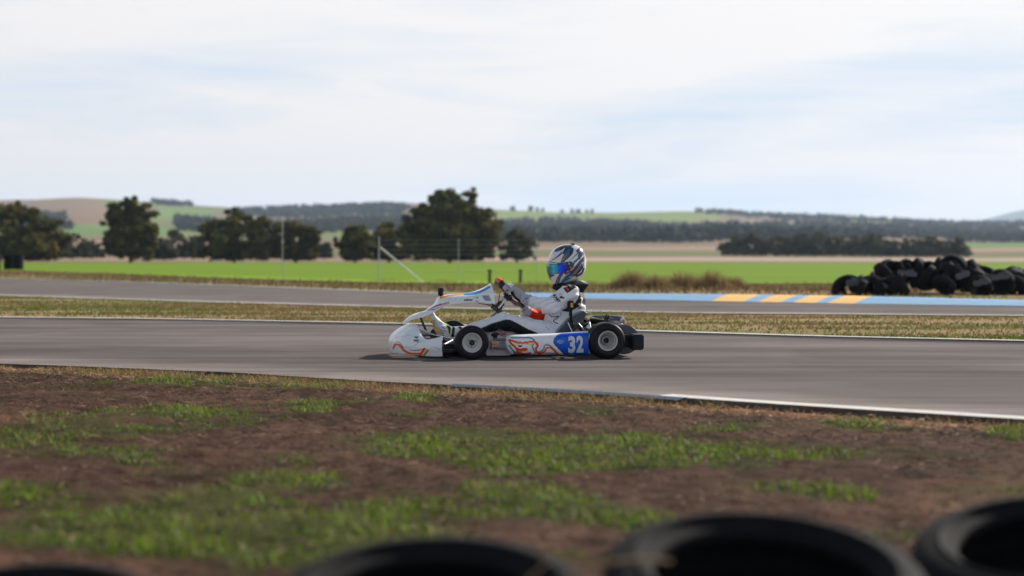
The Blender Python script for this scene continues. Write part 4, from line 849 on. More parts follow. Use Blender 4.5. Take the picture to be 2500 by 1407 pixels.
# rear bumper: boxes behind the wheels and a raised rounded middle
m = MB()
xb0 = K(1541, 835, -.60)[0]; xb1 = K(1567, 835, -.60)[0]; zt = K(1550, 816, -.6)[2]; zb = K(1550, 854, -.6)[2]
for s in (-1, 1): m.box(((xb0 + xb1) / 2, s * .585, (zt + zb) / 2), (xb1 - xb0, .19, zt - zb), bev=.010); m.box(((xb0 + xb1) / 2 - .05, s * .50, (zt + zb) / 2 + .01), (xb1 - xb0, .1, (zt - zb) * .7), bev=.012)
m.box(((xb0 + xb1) / 2 - .01, 0, (zt + zb) / 2), ((xb1 - xb0) * .85, 1.0, (zt - zb) * .8), bev=.012)
m.build('rear_bumper', BLK, kart)
V, F = surfnet(lambda X, Y, Z: np.maximum(np.maximum(np.sqrt(((X - (xb0 + .0)) / 1.1) ** 2 + (Z - .135) ** 2) - .118, np.abs(Y - .02) - .36), -(X - (xb0 - .085))), (xb0 - .16, -.42, .0), (xb0 + .13, .42, .28), .006)
mk('bumper_hood', V, F, mat('glossy_black_plastic', (.045, .05, .065), .28, coat=.3), kart)
for s in (-.2, .2): m = MB(); m.tube([(.62, s, .10), (xb0, s, .12)], .012); m.build('bumper_mount', CHRM, kart)
# ---------------------------------------------------------------- driver
person = empty('person', KP, YAW); tag(person, 'person in a white race suit and striped full face helmet, steering the kart', 'person')
SUIT = mat('race_suit_cloth', attr=True, rough=.7, bump=.25, bscale=28, spec=.25)
sh = {-1: Vector(K(1390, 719, -.195)), 1: Vector(K(1384, 727, .19))}
el = {-1: Vector(K(1341, 749, -.27)), 1: Vector(K(1334, 776, .25))}
A_N = math.radians(23); A_F = math.radians(180 + 38)
GN = rimp(A_N); GF = rimp(A_F)
wr = {-1: Vector(K(1281, 730, -.19)), 1: Vector(K(1289, 762, .18))}
hp = {-1: Vector(K(1343, 814, -.10)), 1: Vector(K(1343, 814, .10))}
kn = {-1: Vector(K(1231, 784, -.19)), 1: Vector(K(1228, 786, .17))}
an = {-1: Vector(K(1120, 812, -.17)), 1: Vector(K(1118, 812, .17))}
pel = Vector(K(1358, 806, 0)); bel = Vector(K(1366, 779, 0)); che = Vector(K(1391, 745, 0)); nk = Vector(K(1390, 704, 0)); hd = Vector(K(1384, 655, 0))
def body_f(X, Y, Z):
    d = smin(sdcap(X, Y, Z, pel, bel, .108, .106, 1.45), sdcap(X, Y, Z, bel, che, .106, .118, 1.42), .05)
    d = smin(d, sdcap(X, Y, Z, che, che + Vector((.01, 0, .05)), .118, .10, 1.5), .04)
    d = smin(d, sdcap(X, Y, Z, sh[-1], sh[1], .068, .068), .05)
    d = smin(d, sdcap(X, Y, Z, che + Vector((0, 0, .06)), nk, .07, .062), .04)
    for s in (-1, 1):
        a = smin(sdcap(X, Y, Z, sh[s], el[s], .083, .060), sdcap(X, Y, Z, el[s], wr[s], .056, .036), .02); d = smin(d, a, .025)
    dl = None
    for s in (-1, 1):
        a = smin(sdcap(X, Y, Z, hp[s], kn[s], .086, .066), sdcap(X, Y, Z, kn[s], an[s], .062, .040), .03); dl = a if dl is None else smin(dl, a, .02)
    d = smin(d, dl, .035); d = np.minimum(d, smin(sdcap(X, Y, Z, nk, hd, .055, .05), sdcap(X, Y, Z, hd, hd + Vector((-.02, 0, .03)), .088, .085), .03))
    # cloth folds: bunching at elbow, knee, waist, with a slow drift so they never run parallel
    q = X * 52 + 9 * np.sin(Z * 11 + Y * 7) - Z * 24; q2 = X * 26 - Z * 50 + 5 * np.sin(Y * 15 + X * 8)
    amp = .0034 + .0085 * sum(np.exp(-(((X - p[0]) ** 2 + (Y - p[1]) ** 2 + (Z - p[2]) ** 2) / .085 ** 2)) for p in (el[-1], el[1], kn[-1], kn[1], bel, an[-1], an[1], sh[-1]))
    return d + amp * np.sin(q) + amp * .6 * np.sin(q2)
V, F = surfnet(body_f, (-.78, -.40, .06), (.50, .40, .80), .0055)
px, py = proj(V); C = white(len(V), (.80, .80, .83)); nr = V[:, 1] < -.06
line_y = np.interp(px, [1150, 1176, 1200, 1234, 1246, 1262, 1290, 1312], [812, 801, 790, 780.5, 781, 789, 804, 813])
onleg = (V[:, 2] < .36) & (px > 1172) & (px < 1312)
BK = (.014, .014, .018)
C[onleg & (py > line_y) & (V[:, 1] < -.10)] = BK; C[onleg & (py > line_y + 2) & (V[:, 1] > .04)] = BK
C[(px > 1121) & (px < 1128.5) & (V[:, 2] < .3)] = BK
C[(px < 1121) & (V[:, 2] < .3)] = lin('#8f92c8')
z5x = (px - 1330) * 10.05; z5y = (py - 690) * 10.05
k = nr & inpoly(z5x, z5y, [(450, 145), (640, 45), (730, 60), (775, 118), (550, 262)]); C[k] = BK
k = (V[:, 1] < .05) & inpoly(z5x, z5y, [(800, 45), (880, 60), (905, 300), (895, 560), (760, 640), (600, 720), (400, 700), (560, 610), (740, 500), (825, 380), (840, 250)]); C[k] = (.028, .022, .028)
k = (px > 1413) & (py < 745) & (V[:, 1] > -.13) & (V[:, 1] < .13); C[k] = (.028, .022, .028)
far = (V[:, 1] > .06) & (px > 1288) & (px < 1352) & (py > 738) & (V[:, 2] > .255); C[far] = (.78, .06, .015); C[far & (px < 1302) & (py < 758)] = (.85, .35, .03)
def s5(pl, w, c): C[nr & (pdist(z5x, z5y, spl(pl, 30)) < w / 2)] = c
s5([(110, 790), (200, 845), (350, 830), (280, 890), (210, 950), (320, 1010)], 24, BK); s5([(170, 775), (240, 775), (300, 745)], 13, BK); s5([(0, 905), (150, 970), (290, 1090)], 8, (.1, .1, .12)); s5([(10, 1080), (110, 1150), (200, 1240)], 10, (.1, .1, .12)); s5([(370, 700), (400, 830)], 8, (.1, .1, .12))
C[(V[:, 2] > K(1390, 697, 0)[2])] = BK
bo = mk('suited_body', V, F, SUIT, person, col=C)
me = bo
text('KART', bo, (1350, 722), (1364.5, 740), LB, h=6.2, bold=.07); text('REPUBLIC', bo, (1348.8, 726.8), (1358, 736.5), LB, h=1.6, bold=.0); emblem(bo, 1369.8, 725.5, 18, 11, math.radians(48)); text('98', bo, (1378.5, 704.5), (1387, 712), LO, h=6, bold=.03)
text('GS', bo, (1411, 755.5), (1420, 752), LB, h=4.5, bold=.03)

# gloves: palm, four fingers closed round the rim, thumb
def glove(G, a, wrist, s):
    tg = (rimp(a + .05) - rimp(a - .05)).normalized(); ro = (G - WC).normalized(); ro = (ro - WNRM * ro.dot(WNRM)).normalized()
    if tg.dot(E2) < 0: tg = -tg
    kd = (wrist - G).normalized(); up = (WNRM * .75 + kd * .4).normalized()
    F_ = []; n_ = [(.031, .0102, .0), (.011, .0108, .003), (-.010, .0105, .001), (-.030, .0094, -.004)]
    def f(X, Y, Z):
        pc = G + up * .036 + ro * .006
        d = sdcap(X, Y, Z, wrist, wrist.lerp(pc, .45), .036, .029, 1)
        d = smin(d, sdcap(X, Y, Z, wrist.lerp(pc, .45), pc + tg * .014, .029, .019), .02); d = smin(d, sdcap(X, Y, Z, wrist.lerp(pc, .5), pc - tg * .02, .024, .017), .02)
        for (o, r, e) in n_:
            b = G + tg * o; p = [b + up * (.038 + e) + ro * .010, b + WNRM * (.012 + e) + ro * .034, b - WNRM * .022 + ro * .024, b - WNRM * .028 - ro * .004]
            for i in range(3): d = smin(d, sdcap(X, Y, Z, p[i], p[i + 1], r * (1 - .06 * i), r * (1 - .06 * (i + 1))), .0035)
        b = G + tg * .03; p = [wrist.lerp(pc, .62) - ro * .012 + tg * .012, b + up * .026 - ro * .024, b + WNRM * .004 - ro * .028 + tg * .012]
        d = smin(d, sdcap(X, Y, Z, p[0], p[1], .014, .012), .010); d = smin(d, sdcap(X, Y, Z, p[1], p[2], .012, .0105), .004)
        return d + .0012 * np.sin(X * 150 + 3 * np.sin(Z * 60)) * np.sin(Z * 120 - Y * 60)
    lo = [min(G[i], wrist[i]) - .085 for i in range(3)]; hi = [max(G[i], wrist[i]) + .085 for i in range(3)]
    V, F = surfnet(f, lo, hi, .004); px, py = proj(V); C = white(len(V), (.42, .41, .43))
    pd = np.array([(Vector(v) - G).dot(WNRM) for v in V]); C[pd < -.004] = (.50, .46, .44)
    if s < 0:
        zz = (px - 1190) * 10.825; zy = (py - 670) * 10.825; C[inpoly(zz, zy, [(470, 430), (540, 410), (590, 415), (520, 450)])] = BK; C[pdist(zz, zy, [(860, 500), (870, 640), (850, 680)]) < 6] = (.2, .2, .24)
    o = mk('glove', V, F, mat('glove_suede', attr=True, rough=.85, bump=.2, bscale=60, spec=.2), person, col=C)
    d = (el[s] - wrist).normalized(); m = MB(); q_ = (-.02, .015, .045) if s < 0 else (-.05, -.02, .004)
    m.tube([wrist + d * k for k in q_], [.038, .041, .046], 28); c = m.build('cuff', mat('glove_cuff', (.46, .46, .52), .75, bump=.2, bscale=50), o)
    return o, c
g1, c1 = glove(GN, A_N, wr[-1], -1); g2, c2 = glove(GF, A_F, wr[1], 1)
text('ITAL', c1, (1281, 741), (1290.5, 727), LN, h=6.5, bold=.03)
for i, cc in enumerate((lin('#b02820'), (.6, .55, .4), lin('#1c4a28'))):
    m = MB(); a = Vector(K(1276.5 + i * -1.1, 756.0 + i * 2.2, .13)); b = Vector(K(1284.5 - i * 1.1, 759.5 + i * 2.2, .13)); hh = Vector((0, 0, .0035))
    m.add([a - hh, b - hh, b + hh, a + hh, a - hh + Vector((0, .002, 0)), b - hh + Vector((0, .002, 0)), b + hh + Vector((0, .002, 0)), a + hh + Vector((0, .002, 0))], [(0, 1, 2, 3), (7, 6, 5, 4), (0, 4, 5, 1), (3, 2, 6, 7), (0, 3, 7, 4), (1, 5, 6, 2)]); m.build('flag_stripe', mat('flag_cloth', cc, .7), c2, smooth=False)

# boots
def boot(s):
    y = -.17 * (1 if s < 0 else -1); dx = 0 if s < 0 else -4; dy = 0 if s < 0 else -12
    ank = Vector(K(1113 + dx, 811, y)); heel = Vector(K(1089 + dx, 823 + dy * .3, y)); ball = Vector(K(1068 + dx, 797 + dy, y)); toe = Vector(K(1057 + dx, 775 + dy, y)); cuff = Vector(K(1126 + dx, 809, y)); inst = Vector(K(1091 + dx, 806 + dy * .4, y))
    def f(X, Y, Z):
        d = smin(sdcap(X, Y, Z, cuff, ank, .041, .038), sdcap(X, Y, Z, ank, inst, .036, .030), .02)
        d = smin(d, sdcap(X, Y, Z, heel, ank, .028, .030), .025); d = smin(d, sdcap(X, Y, Z, heel, ball, .027, .026), .02); d = smin(d, sdcap(X, Y, Z, inst, ball, .030, .026), .02); d = smin(d, sdcap(X, Y, Z, ball, toe, .026, .018), .02)
        return d + .001 * np.sin(X * 160 + Z * 90)
    P = [ank, heel, toe, cuff, ball]; lo = [min(p[i] for p in P) - .07 for i in range(3)]; hi = [max(p[i] for p in P) + .07 for i in range(3)]
    V, F = surfnet(f, lo, hi, .005); px, py = proj(V); C = white(len(V), (.62, .64, .66)); zx = (px - 940) * 9.706; zy = (py - 740 - dy * .5) * 9.706
    G_ = lin('#b4d030')
    C[inpoly(zx, zy, [(1450, 500), (1530, 500), (1560, 620), (1540, 760), (1500, 700)])] = BK; C[pdist(zx, zy, [(1450, 520), (1490, 640), (1520, 760)]) < 9] = G_; C[inpoly(zx, zy, [(1600, 560), (1660, 560), (1640, 800), (1560, 820)])] = BK; C[pdist(zx, zy, [(1600, 520), (1640, 570)]) < 14] = G_
    for pl in ([(1350, 580), (1410, 600), (1420, 660)], [(1330, 640), (1380, 660), (1440, 690)], [(1310, 700), (1400, 720)]): C[pdist(zx, zy, pl) < 6] = BK
    sole = np.array([(Vector(v) - ball).dot((Vector((-(toe - heel).z, 0, (toe - heel).x))).normalized()) for v in V]); 
    sd = (ank - ball).dot(Vector((-(toe - heel).z, 0, (toe - heel).x)).normalized()); k = (sole * (1 if sd > 0 else -1) < -.013); C[k] = lin('#a8a838')
    mk('boot', V, F, mat('boot_leather', attr=True, rough=.5, spec=.4), person, col=C)
boot(-1); boot(1)

# helmet
HC = Vector(K(1384, 648, 0)); hp_ = [(590, 290), (603, 235), (640, 172), (705, 132), (800, 118), (885, 122), (935, 150), (965, 205), (978, 270), (980, 330), (968, 395), (930, 455), (860, 500), (800, 520), (720, 531), (640, 530), (612, 490), (592, 435), (585, 380), (584, 325)]
HP = [Vector(K(1200 + a * .2346, 570 + b * .2346, 0)) for a, b in hp_]
ang = np.array([math.atan2(p.z - HC.z, p.x - HC.x) for p in HP]); rad = np.array([math.hypot(p.z - HC.z, p.x - HC.x) for p in HP]); o_ = np.argsort(ang); ang = ang[o_]; rad = rad[o_]
def Rad(t, sm=.10):
    t = np.asarray(t); s = 0
    for d, w in ((-sm, .25), (0, .5), (sm, .25)): s = s + w * np.interp((t + d + np.pi) % (2 * np.pi) - np.pi, ang, rad, period=2 * np.pi)
    return s
def hsurf(t, ps, off=0):
    """helmet shell: side outline angle t, lateral angle ps"""
    W_ = .124; fr = 1 + .0 * np.cos(t); e = .62
    c = np.abs(np.cos(ps)) ** e; y = np.sign(ps) * W_ * np.abs(np.sin(ps)) ** .92
    chin = np.clip(-np.cos(t), 0, 1) * np.clip(-np.sin(t) + .1, 0, 1)
    y = y * (1 - .10 * chin * c); r = (Rad(t) + off) * c
    return np.stack([HC.x + r * np.cos(t), y * (1 + off / .13), HC.z + r * np.sin(t)], -1)
nt_, np_ = 360, 160; t = np.linspace(-np.pi, np.pi, nt_, endpoint=False)[:, None]; ps = np.linspace(-np.pi / 2, np.pi / 2, np_)[None]
V = hsurf(t + 0 * ps, ps + 0 * t).reshape(-1, 3); Q = V.copy(); Q[:, 1] = -np.abs(Q[:, 1]); px, py = proj(Q); hx = (px - 1320) * 10.823; hy = (py - 590) * 10.823
C = white(len(V), (.74, .73, .77)); TE = lin('#1470ac'); TE2 = lin('#3aa0c0'); PU = lin('#5c2a5c'); CH = (.03, .035, .035); MR = lin('#9a1a38'); GD = lin('#b89a78')
def hpoly(pl, c): C[inpoly(hx, hy, pl)] = c
def hst(pl, w, c):
    q = spl(pl, 40); C[pdist(hx, hy, q) < w / 2] = c
hpoly([(355, 265), (380, 210), (480, 150), (600, 95), (760, 85), (830, 120), (740, 140), (640, 165), (540, 230), (430, 270)], CH); hpoly([(365, 260), (390, 215), (490, 175), (530, 215), (440, 262)], lin('#4a5672'))
hpoly([(650, 160), (780, 120), (870, 180), (850, 300), (760, 420), (640, 540), (520, 560), (560, 440), (620, 330), (560, 340)], CH)
hpoly([(820, 190), (700, 290), (590, 400), (640, 280), (740, 190)], TE); hst([(800, 210), (690, 320), (600, 400)], 16, TE); hst([(760, 290), (650, 400), (530, 540)], 12, GD); hst([(860, 200), (830, 320), (700, 480)], 22, lin('#3a4436'))
hpoly([(280, 490), (420, 400), (560, 270), (600, 230), (540, 350), (420, 440), (300, 505)], PU); hst([(240, 470), (265, 510)], 14, CH)
hpoly([(1120, 130), (1180, 300), (1180, 450), (1120, 700), (1000, 850), (820, 960), (560, 1100), (470, 1140), (560, 1000), (700, 860), (820, 760), (900, 640), (1010, 500), (960, 300), (1000, 160)], CH)
hpoly([(1100, 300), (1000, 400), (880, 520), (760, 640), (900, 520), (1040, 340)], TE)
hst([(860, 130), (930, 230), (800, 400), (640, 540)], 26, (.78, .76, .78)); hst([(990, 150), (960, 240), (830, 370), (700, 500)], 30, (.78, .76, .76))
hst([(960, 250), (1010, 190), (1060, 160)], 46, PU); hst([(1000, 290), (900, 390), (760, 520)], 24, lin('#46305c')); hst([(1080, 200), (1030, 260)], 16, lin('#c07a30')); hst([(1100, 330), (960, 480), (880, 540)], 34, TE)
hst([(1120, 380), (1040, 480), (900, 650), (700, 810)], 36, (.76, .75, .78)); hst([(1000, 330), (880, 430), (770, 520)], 22, (.76, .75, .78))
hst([(1080, 480), (960, 620), (820, 780), (700, 850)], 44, TE); hst([(1040, 560), (900, 720), (720, 880), (600, 960)], 36, PU); hst([(1110, 560), (1000, 720), (880, 850), (790, 940)], 40, (.74, .74, .78)); hst([(940, 640), (850, 740)], 14, lin('#a06a30'))
hst([(1150, 330), (1165, 450), (1110, 640)], 22, lin('#c89090')); hst([(1140, 720), (1080, 840), (940, 920)], 50, lin('#3c2c48'))
hst([(940, 830), (830, 900), (700, 980)], 16, GD); hst([(760, 930), (640, 1010), (540, 1080)], 60, TE2); hst([(800, 860), (700, 960), (560, 1080)], 30, lin('#0f6d98'))
hpoly([(300, 930), (480, 830), (540, 840), (600, 870), (640, 900), (560, 1060), (470, 1120), (280, 1115), (262, 1040)], (.72, .71, .74)); hst([(760, 840), (620, 960), (540, 1060)], 22, GD); hst([(560, 860), (500, 960), (460, 1090)], 62, lin('#1a6a88')); hst([(520, 850), (440, 980), (400, 1110)], 34, MR)
hpoly([(180, 840), (340, 870), (400, 880), (310, 920), (270, 960), (255, 1060), (200, 930)], (.06, .055, .07))
hpoly([(180, 510), (420, 560), (620, 555), (700, 530), (820, 530), (900, 560), (860, 700), (700, 800), (600, 850), (430, 850), (180, 850)], (.02, .02, .024))
hst([(700, 800), (820, 740), (900, 640)], 20, (.7, .7, .72)); hst([(600, 830), (700, 820), (800, 770)], 28, MR); hst([(650, 860), (720, 820)], 40, TE)
hst([(880, 570), (1000, 450), (1110, 300)], 30, CH); hst([(860, 780), (1000, 620), (1120, 450)], 34, CH); hst([(800, 920), (960, 770), (1090, 600)], 26, (.08, .03, .08)); hst([(640, 860), (740, 790), (860, 660)], 20, MR); hst([(1060, 150), (1110, 260), (1090, 330)], 40, CH); hst([(980, 300), (1060, 240), (1100, 200)], 16, TE2)
hel = mk('helmet', V, gridF(nt_, np_, True, False), mat('helmet_lacquer', attr=True, rough=.28, coat=.5), person, col=C)
# visor: a patch of the same shell set 4 mm proud
def vis():
    tt = np.linspace(math.radians(128), math.radians(232), 150); pp = np.linspace(-1.5, 1.5, 260); T_, P_ = np.meshgrid(tt, pp, indexing='ij')
    V = hsurf(T_, P_, .006).reshape(-1, 3); Q = V.copy(); Q[:, 1] = -np.abs(Q[:, 1]); px, py = proj(Q); hx = (px - 1320) * 10.823; hy = (py - 590) * 10.823
    ins = inpoly(hx, hy, [(100, 520), (300, 545), (430, 570), (560, 590), (640, 545), (740, 520), (800, 560), (800, 640), (700, 770), (600, 832), (430, 850), (100, 850)])
    F = gridF(150, 260); F = F[ins[F].all(1)]; u_, inv = np.unique(F, return_inverse=True); F = inv.reshape(F.shape); V = V[u_]; hx = hx[u_]; hy = hy[u_]
    C = np.zeros((len(V), 3)); cs = [np.array(lin(h)) for h in ('#0e6a88', '#1286a0', '#2cd8dc', '#1cb4e0', '#0a70ff', '#0a34ff', '#0a20a8')]
    for i in range(3): C[:, i] = np.interp(hx, [190, 270, 330, 420, 480, 600, 700], [c[i] for c in cs])
    top = np.interp(hx, [190, 430, 600, 680], [600, 625, 600, 560]); C[hy < top] = (.012, .012, .015); C[pdist(hx, hy, [(215, 560), (430, 592)]) < 12] = (.6, .6, .62); C[hy > 838] = (.012, .012, .015)
    o = mk('visor', V, F, mat('visor_mirror', attr=True, rough=.2, metal=.1, coat=.5), hel, col=C); md = o.modifiers.new('t', 'SOLIDIFY'); md.thickness = .003; md.offset = 1; return o
vis()
for s in (-1, 1):
    m = MB(); c = Vector(K(1388.5, 644.5, -.115)); c.y = s * .117; m.lathe([(0, s * .012), (.013, s * .011), (.016, s * .004), (.016, -s * .01)], c, n=24); m.build('visor_pivot', mat('pivot_blue', (.05, .12, .35), .35), hel)
    SCM = mat('screw_silver', (.6, .55, .5), .4)
    for q_, rr_ in ((Vector((0, 0, 0)), .005), (Vector((.032, 0, .01)), .004), (Vector((.012, 0, -.028)), .004)): m = MB(); m.lathe([(0, s * .015), (rr_, s * .015), (rr_, -s * .004)], c + q_, n=12); m.build('visor_screw', SCM, hel)
m = MB(); 
for y in (-.03, .03): m.box(HC + Vector((.045, y, Rad(1.25) - .006)), (.07, .016, .012), rot=Vector((.35, 0, 1)).to_track_quat('Z', 'Y'), bev=.003)
m.build('top_vent', BLK, hel)
# neck collar: padded ring, high at the front and a wing at the back
def collar():
    CB = mat('collar_neoprene', attr=True, rough=.8, spec=.2)
    n = 72; V = []; a = np.linspace(0, 2 * np.pi, n, endpoint=False)
    st = []
    fr_t, fr_e, fr_l = [Vector(K(*q, 0)) for q in ((1354, 690), (1347, 704), (1362, 712))]; bk_t, bk_e, bk_l = [Vector(K(*q, 0)) for q in ((1408, 681), (1441, 692), (1419, 724))]
    sd_t, sd_e, sd_l = [Vector(K(*q, 0)) for q in ((1384, 686), (1396, 699), (1396, 711))]
    for t_ in a:
        cx, cy = math.cos(t_), math.sin(t_)
        def mixp(f, s_, b, w, p):
            k = abs(cx) ** p; e = b if cx > 0 else f; q = s_.lerp(e, k); return Vector((q.x, w * math.copysign(abs(cy) ** .8, cy), q.z))
        top = mixp(fr_t, sd_t, bk_t, .085, 1.2); edge = mixp(fr_e, sd_e, bk_e, .115, 2.6); low = mixp(fr_l, sd_l, bk_l, .095, 1.8); inn = mixp(fr_l, sd_l, bk_l, .06, 1.5) + Vector((-.03 * cx, 0, 0))
        st.append([tuple(top), tuple(top.lerp(edge, .5) + Vector((0, 0, .003))), tuple(edge), tuple(edge.lerp(low, .30) + Vector((-.012 * max(cx, 0), 0, 0))), tuple(low), tuple(inn)])
    V = np.array(st).reshape(-1, 3); C = white(len(V), (.016, .014, .017)); C.reshape(n, 6, 3)[:, 1:3] = (.016, .014, .017); C.reshape(n, 6, 3)[:, 1][(a < .5) | (a > 5.8)] = (.50, .48, .47)
    o = mk('neck_collar', V, gridF(n, 6, True, True), CB, person, col=C); md = o.modifiers.new('s', 'SUBSURF'); md.levels = 1; md.render_levels = 2
collar()
# rib vest flap sticking out at the back of the waist
m = MB(); v0 = Vector(K(1410, 763, -.06)); m.box(v0 + Vector((.02, .05, 0)), (.11, .20, .012), rot=Vector((.12, 0, 1)).to_track_quat('Z', 'Y'), bev=.004); m.build('vest_edge', mat('vest_padding', (.55, .55, .56), .6), person)

# ---------------------------------------------------------------- tyres
def tyre_mesh(R, w, hole, n=72, tread=True):
    h = w / 2; prof = spl([(hole, -h * .55), (hole - .004, -h * .80), (hole + .02, -h * .90), (R * .80, -h * 1.02), (R * .93, -h * .93), (R * .985, -h * .72), (R, -h * .3), (R, h * .3), (R * .985, h * .72), (R * .93, h * .93), (R * .80, h * 1.02), (hole + .02, h * .90), (hole - .004, h * .80), (hole, h * .55), (hole + .025, h * .45), (R * .93, h * .30), (R * .95, 0), (R * .93, -h * .30), (hole + .025, -h * .45), (hole, -h * .55)], 90)
    m = MB(); m.lathe(prof, (0, 0, 0), axis='z', n=n); return m
TYO = mat('old_tyre_rubber', (.011, .011, .012), .8, vary=.35, vscale=14, bump=.2, bscale=50, spec=.12)
def tyre(label, loc, R, w, tilt=(0, 0, 0), group=None, holef=.70, parts=True):
    t = empty('tyre', loc); t.rotation_euler = tilt; tag(t, label, 'tyre', group)
    tyre_mesh(R, w, R * holef).build('carcass', TYO, t)
    m = MB()
    for s in (-1, 1): m.tube([(R * .80 * math.cos(a), R * .80 * math.sin(a), s * w * .512) for a in np.linspace(0, 2 * math.pi, 49)], .004, 6, caps=False)
    m.build('bead_rib', TYO, t)
    return t
def tloc(px, py, s): Y = FPX / s; return ((px - CXP) * Y / FPX, Y, EYE - (py - HZ) * Y / FPX)
FG = 'old car tyres lying in a row in front of the camera'
def fg(label, px, py, s, R, tx, ty):
    x, y, z = tloc(px, py, s); e = Matrix.Rotation(tx, 3, 'X') @ Matrix.Rotation(ty, 3, 'Y'); up = e @ Vector((0, 0, 1)); 
    c = Vector((x, y, z)) - up * .10
    t = tyre(label, c, R, .20, e.to_euler(), FG); return t
fg('big out of focus tyre in front, right of centre, seen across its open middle', 1872, 1376, 1290, .312, math.radians(13), math.radians(2))
fg('big out of focus tyre in front cut by the bottom edge, left of centre', 1052, 1446, 1230, .335, math.radians(13), math.radians(-1))
fg('out of focus tyre in front cut by the right edge of the photo', 2590, 1312, 1120, .325, math.radians(11), math.radians(-6))
fg('tyre in the bottom left corner with only its top rim showing', 60, 1512, 1240, .325, math.radians(13), math.radians(1))
# straw stalk bent over the gap between two tyres
m = MB(); a = tloc(1400, 1412, 1340); b = tloc(1470, 1378, 1340); c = tloc(1560, 1366, 1340); d = tloc(1640, 1372, 1340)
m.tube(spl([(a[0] - .05, a[1] - .03, a[2] - .12), a, b, c, d], 24), .0035, 6); e = tloc(1410, 1364, 1340); m.tube(spl([(a[0] - .2, a[1] + .02, a[2] - .12), tloc(1330, 1380, 1340), e, tloc(1500, 1369, 1340)], 20), .0025, 6)
o = m.build('dry_stalk', mat('dry_stalk', (.30, .20, .11), .8)); tag(o, 'bent dry grass stalk lying over the gap between the front tyres', 'grass stalk')

# pile of old tyres on the right
base_t = tyre('x', (0, 0, -5), .30, .18); bodies = list(base_t.children)
PG = 'old tyres thrown on a heap beside the far track'
def put(loc, rot, sc, label, group, cat='tyre'):
    c = dup(base_t, loc, 0, sc, label, group); c.rotation_euler = rot; return c
r9 = random.Random(9)
def heap_top(px): return np.interp(px, [2035, 2080, 2130, 2170, 2200, 2330, 2370, 2410, 2450, 2500, 2700], [705, 690, 672, 650, 640, 637, 655, 668, 650, 664, 690])
HEAPT = []
for i in range(104):
    px = r9.uniform(2062, 2640); Y = r9.uniform(37.5, 41.5); x = (px - CXP) * Y / FPX; topz = EYE - (heap_top(px) - HZ) * Y / FPX
    z = max(.09, (topz - .10) * (1 - ((Y - 39.6) / 3.0) ** 2) * r9.uniform(.15, 1.0) ** .5 - .05) if i % 3 else max(.1, topz - .16)
    t_ = put((x, Y if i % 3 else 39.4 + r9.uniform(-.5, .5), z), (r9.uniform(-1.3, 1.3), r9.uniform(-1.0, 1.0), r9.uniform(0, 6)), r9.uniform(.75, 1.05), ' from the left of the tyres ' + ('lying low at the left foot of the heap' if px < 2150 else ('on the crest of the heap' if i % 3 == 0 else 'in the middle of the heap') if px < 2340 else ('on the lower right hump of the heap' if i % 3 == 0 else 'buried in the right part of the heap')), PG); HEAPT.append(t_)
for z_ in {t_['label'] for t_ in HEAPT}:
    for k_, t_ in enumerate(sorted([t_ for t_ in HEAPT if t_['label'] == z_], key=lambda q: q.location.x)): t_['label'] = ORD[k_] + z_
GP = mat('grey_plastic_scrap', (.08, .09, .11), .6, vary=.3, vscale=4)
for i, (px, py, w) in enumerate([(2085, 692, .34), (2215, 668, .4), (2350, 672, .36), (2440, 676, .4), (2150, 700, .3), (2395, 690, .34)]):
    Y = 37.6; x = (px - CXP) * Y / FPX; z = EYE - (py - HZ) * Y / FPX; m = MB()
    pts = [(-w / 2, 0, 0), (-w * .1, .02, .03), (w * .2, 0, .01), (w / 2, .03, -.03)]
    m.box((0, 0, 0), (w, .05, .10), bev=.02); m.box((w * .12, -.02, .06), (w * .5, .04, .05), rot=Vector((.3, .2, 1)).to_track_quat('Z', 'Y'), bev=.015); m.box((-w * .2, .01, -.05), (w * .4, .04, .04), bev=.01)
    o = m.build('plastic_scrap', GP); o.location = (x, Y, z); o.rotation_euler = (r9.uniform(-.3, .3), r9.uniform(-.3, .3), r9.uniform(-.4, .4)); tag(o, 'grey plastic scrap ' + ['at the low left tip of the tyre heap', 'high in the middle of the tyre heap', 'in the dip right of the heap crest', 'near the right edge, high in the tyre heap', 'left of the heap crest, near the ground', 'low in the right part of the tyre heap'][i], 'plastic scrap', 'grey plastic scraps in the tyre heap')
# stacked tyre barrier at the left edge
SG = 'tyres stacked as a barrier at the left edge'
for cx in (-12, 22, 44):
    for k in range(5):
        Y = 100 if cx != 22 else 101; x = (cx - CXP) * Y / FPX
        put((x, Y, .09 + k * .175), (r9.uniform(-.04, .04), r9.uniform(-.04, .04), r9.uniform(0, 6)), 1.0, ORD[k] + ' tyre from the ground in the ' + {-12: 'leftmost', 22: 'middle', 44: 'rightmost'}[cx] + ' stack at the left edge', SG)
for o in bodies: bpy.data.objects.remove(o)
bpy.data.objects.remove(base_t)

